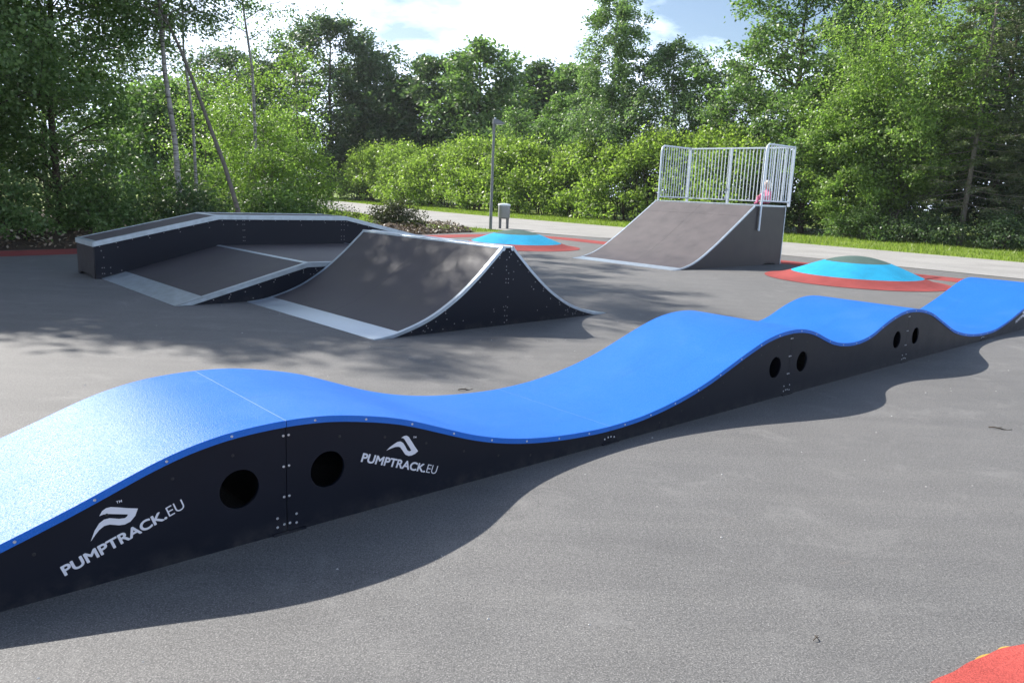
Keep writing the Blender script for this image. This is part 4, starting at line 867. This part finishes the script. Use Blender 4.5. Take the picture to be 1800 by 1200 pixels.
# --- grass blades on the verges
def inside(P, poly_):
    x, y = P[:, 0], P[:, 1]; c = np.zeros(len(P), bool); n = len(poly_)
    for i in range(n):
        x0, y0 = poly_[i]; x1, y1 = poly_[(i+1) % n]
        k = ((y0 > y) != (y1 > y)) & (x < (x1-x0)*(y-y0)/(y1-y0+1e-12)+x0); c ^= k
    return c
def grass(name, label, poly_, n, hgt, seed, avoid=None, w=.012):
    rng = np.random.default_rng(seed); p = np.array(poly_); lo, hi = p.min(0), p.max(0)
    Q = rng.uniform(lo, hi, size=(int(n*9), 2)); Q = Q[inside(Q, poly_)]
    if avoid is not None: Q = Q[~inside(Q, avoid)]
    Q = Q[:n]; k = len(Q); patch = .55+.45*np.sin(Q[:, 0]*1.3+1)*np.sin(Q[:, 1]*.9)+rng.normal(size=k)*.25; patch = np.clip(patch, .25, 1.6)
    hh = hgt*patch*rng.uniform(.6, 1.3, k); a = rng.uniform(0, 2*np.pi, k); b = rng.uniform(0, 2*np.pi, k); ln = hh*rng.uniform(.1, .6, k)
    base = np.stack([Q[:, 0], Q[:, 1], np.full(k, -.036)], 1); sd = np.stack([np.cos(a), np.sin(a), np.zeros(k)], 1)*w
    tip = base+np.stack([np.cos(b)*ln, np.sin(b)*ln, hh], 1); V = np.stack([base-sd, base+sd, tip], 1).reshape(-1, 3).astype(np.float32)
    me = bpy.data.meshes.new(name); me.vertices.add(3*k); me.vertices.foreach_set('co', V.ravel()); me.loops.add(3*k); me.loops.foreach_set('vertex_index', np.arange(3*k, dtype=np.int32)); me.polygons.add(k)
    me.polygons.foreach_set('loop_start', np.arange(0, 3*k, 3, dtype=np.int32)); me.update(calc_edges=True)
    at = me.attributes.new('rnd', 'FLOAT', 'FACE'); at.data.foreach_set('value', rng.random(k).astype(np.float32)); me.materials.append(MAT['blade'])
    o = bpy.data.objects.new(name, me); link(o); tag(o, label, 'grass', kind='stuff')
grass('verge_grass', 'bright green grass verge beyond the road', [(26, 13), (17.4, 25.4), (11.4, 32.7), (5.9, 40.6), (-.3, 47.6), (-6, 55.2), (-12.6, 66.7), (-19, 77), (-13.5, 80), (-6, 67), (0, 59), (6, 52.5), (11.5, 46), (15, 42), (17.5, 38), (21, 34), (26, 29), (31, 24)], 46000, .17, 3, w=.016)
grass('near_grass', 'short grass patch around the lamp and bin', [(-1.6, 30.9), (0.2, 31.2), (.4, 31.6), (-2.2, 33.4), (-6.0, 39.2), (-9.4, 45), (-12, 47), (-9.5, 40), (-7, 33), (-5.2, 29.8), (-3.5, 28.8), (-2.4, 29.6)], 16000, .09, 4, w=.012)

# --- leaf litter and low sprigs on the soil
def litter():
    rng = np.random.default_rng(21); C = []
    for i in range(len(SOIL_EDGE)*60):
        j = rng.integers(8, len(SOIL_EDGE)-2); p = SOIL_EDGE[j]+(SOIL_EDGE[j+1]-SOIL_EDGE[j])*rng.random(); d = SOIL_EDGE[j+1]-SOIL_EDGE[j]; d = d/np.linalg.norm(d); q = np.array([-d[1], d[0]])
        w = abs(rng.normal())*.9+.03; C.append((p[0]+q[0]*w, p[1]+q[1]*w, .05+.24*min(1, w/.9)+rng.normal()*.03))
    o = leaf_mesh('leaf_litter', np.array(C), .10, rng, MAT['litter'], None, up=1.4, aspect=.6, droop=.1); tag(o, 'dry leaves and wood chips on the soil at the plaza edge', 'leaf litter', kind='stuff')
litter()
# --- twigs and grit on the asphalt
def twig(x, y, L, ang, lab):
    rr = random.Random(int(x*100)); c, s = math.cos(ang), math.sin(ang); mb = MB()
    P = [(x+c*L*f+s*.12*L*math.sin(3*f), y+s*L*f-c*.12*L*math.sin(3*f), .006+.006*math.sin(6*f)) for f in np.linspace(0, 1, 6)]
    k_ = min(1, L/.13); mb.tube(P, [.004*k_, .005*k_, .0045*k_, .004*k_, .003*k_, .002*k_], 6); mb.tube([P[2], (P[2][0]-s*L*.2+c*L*.2, P[2][1]+c*L*.2+s*L*.2, .012)], [.003, .0015], 5)
    tag(mb.build('twig', MAT['bark'], None, smooth=True), lab, 'twig', 'twigs on the plaza')
twig(-.42, 6.05, .13, .5, 'dark twig on the asphalt in front of the spine ramp')
twig(-1.66, 6.05, .10, .3, 'short twig beside the blue deck crest, left of centre')
twig(3.62, 5.62, .16, -.2, 'twig at the shadow edge right of the blue track')
twig(1.17, 2.62, .05, .9, 'curled twig near the red surfacing corner')
def grit():
    rng = np.random.default_rng(5); mb = MB()
    for i in range(260):
        x = rng.uniform(-4, 7); y = rng.uniform(1.5, 13); r = rng.uniform(.0025, .007)
        mb.add([(x-r, y-r*.7, .0005), (x+r, y-r*.6, .0005), (x+r*.7, y+r, .0005), (x-r*.8, y+r*.8, .0005), (x, y, r*.9)], [(0, 1, 4), (1, 2, 4), (2, 3, 4), (3, 0, 4)])
    o = mb.build('grit', simple('pale_grit', (.5, .48, .45), .8, 0, .4, 3)); tag(o, 'scattered pale grit and crumbs on the asphalt', 'grit', kind='stuff')
grit()

# ------------------------------------------------------------------ thin summer haze
def haze():
    m = bpy.data.materials.new('haze'); m.use_nodes = True; nt = m.node_tree; nt.nodes.clear()
    out = nt.nodes.new('ShaderNodeOutputMaterial'); v = nt.nodes.new('ShaderNodeVolumePrincipled')
    v.inputs['Color'].default_value = (0.90, 0.95, 1.0, 1); v.inputs['Density'].default_value = 0.00022; v.inputs['Anisotropy'].default_value = 0.25
    nt.links.new(v.outputs[0], out.inputs['Volume'])
    mb = MB(); mb.box(-520, 520, -320, 720, -1.1, 26.0); o = mb.build('haze', m); o['kind'] = 'stuff'; o['label'] = 'thin bright summer haze over the park'; o['category'] = 'haze'
haze()
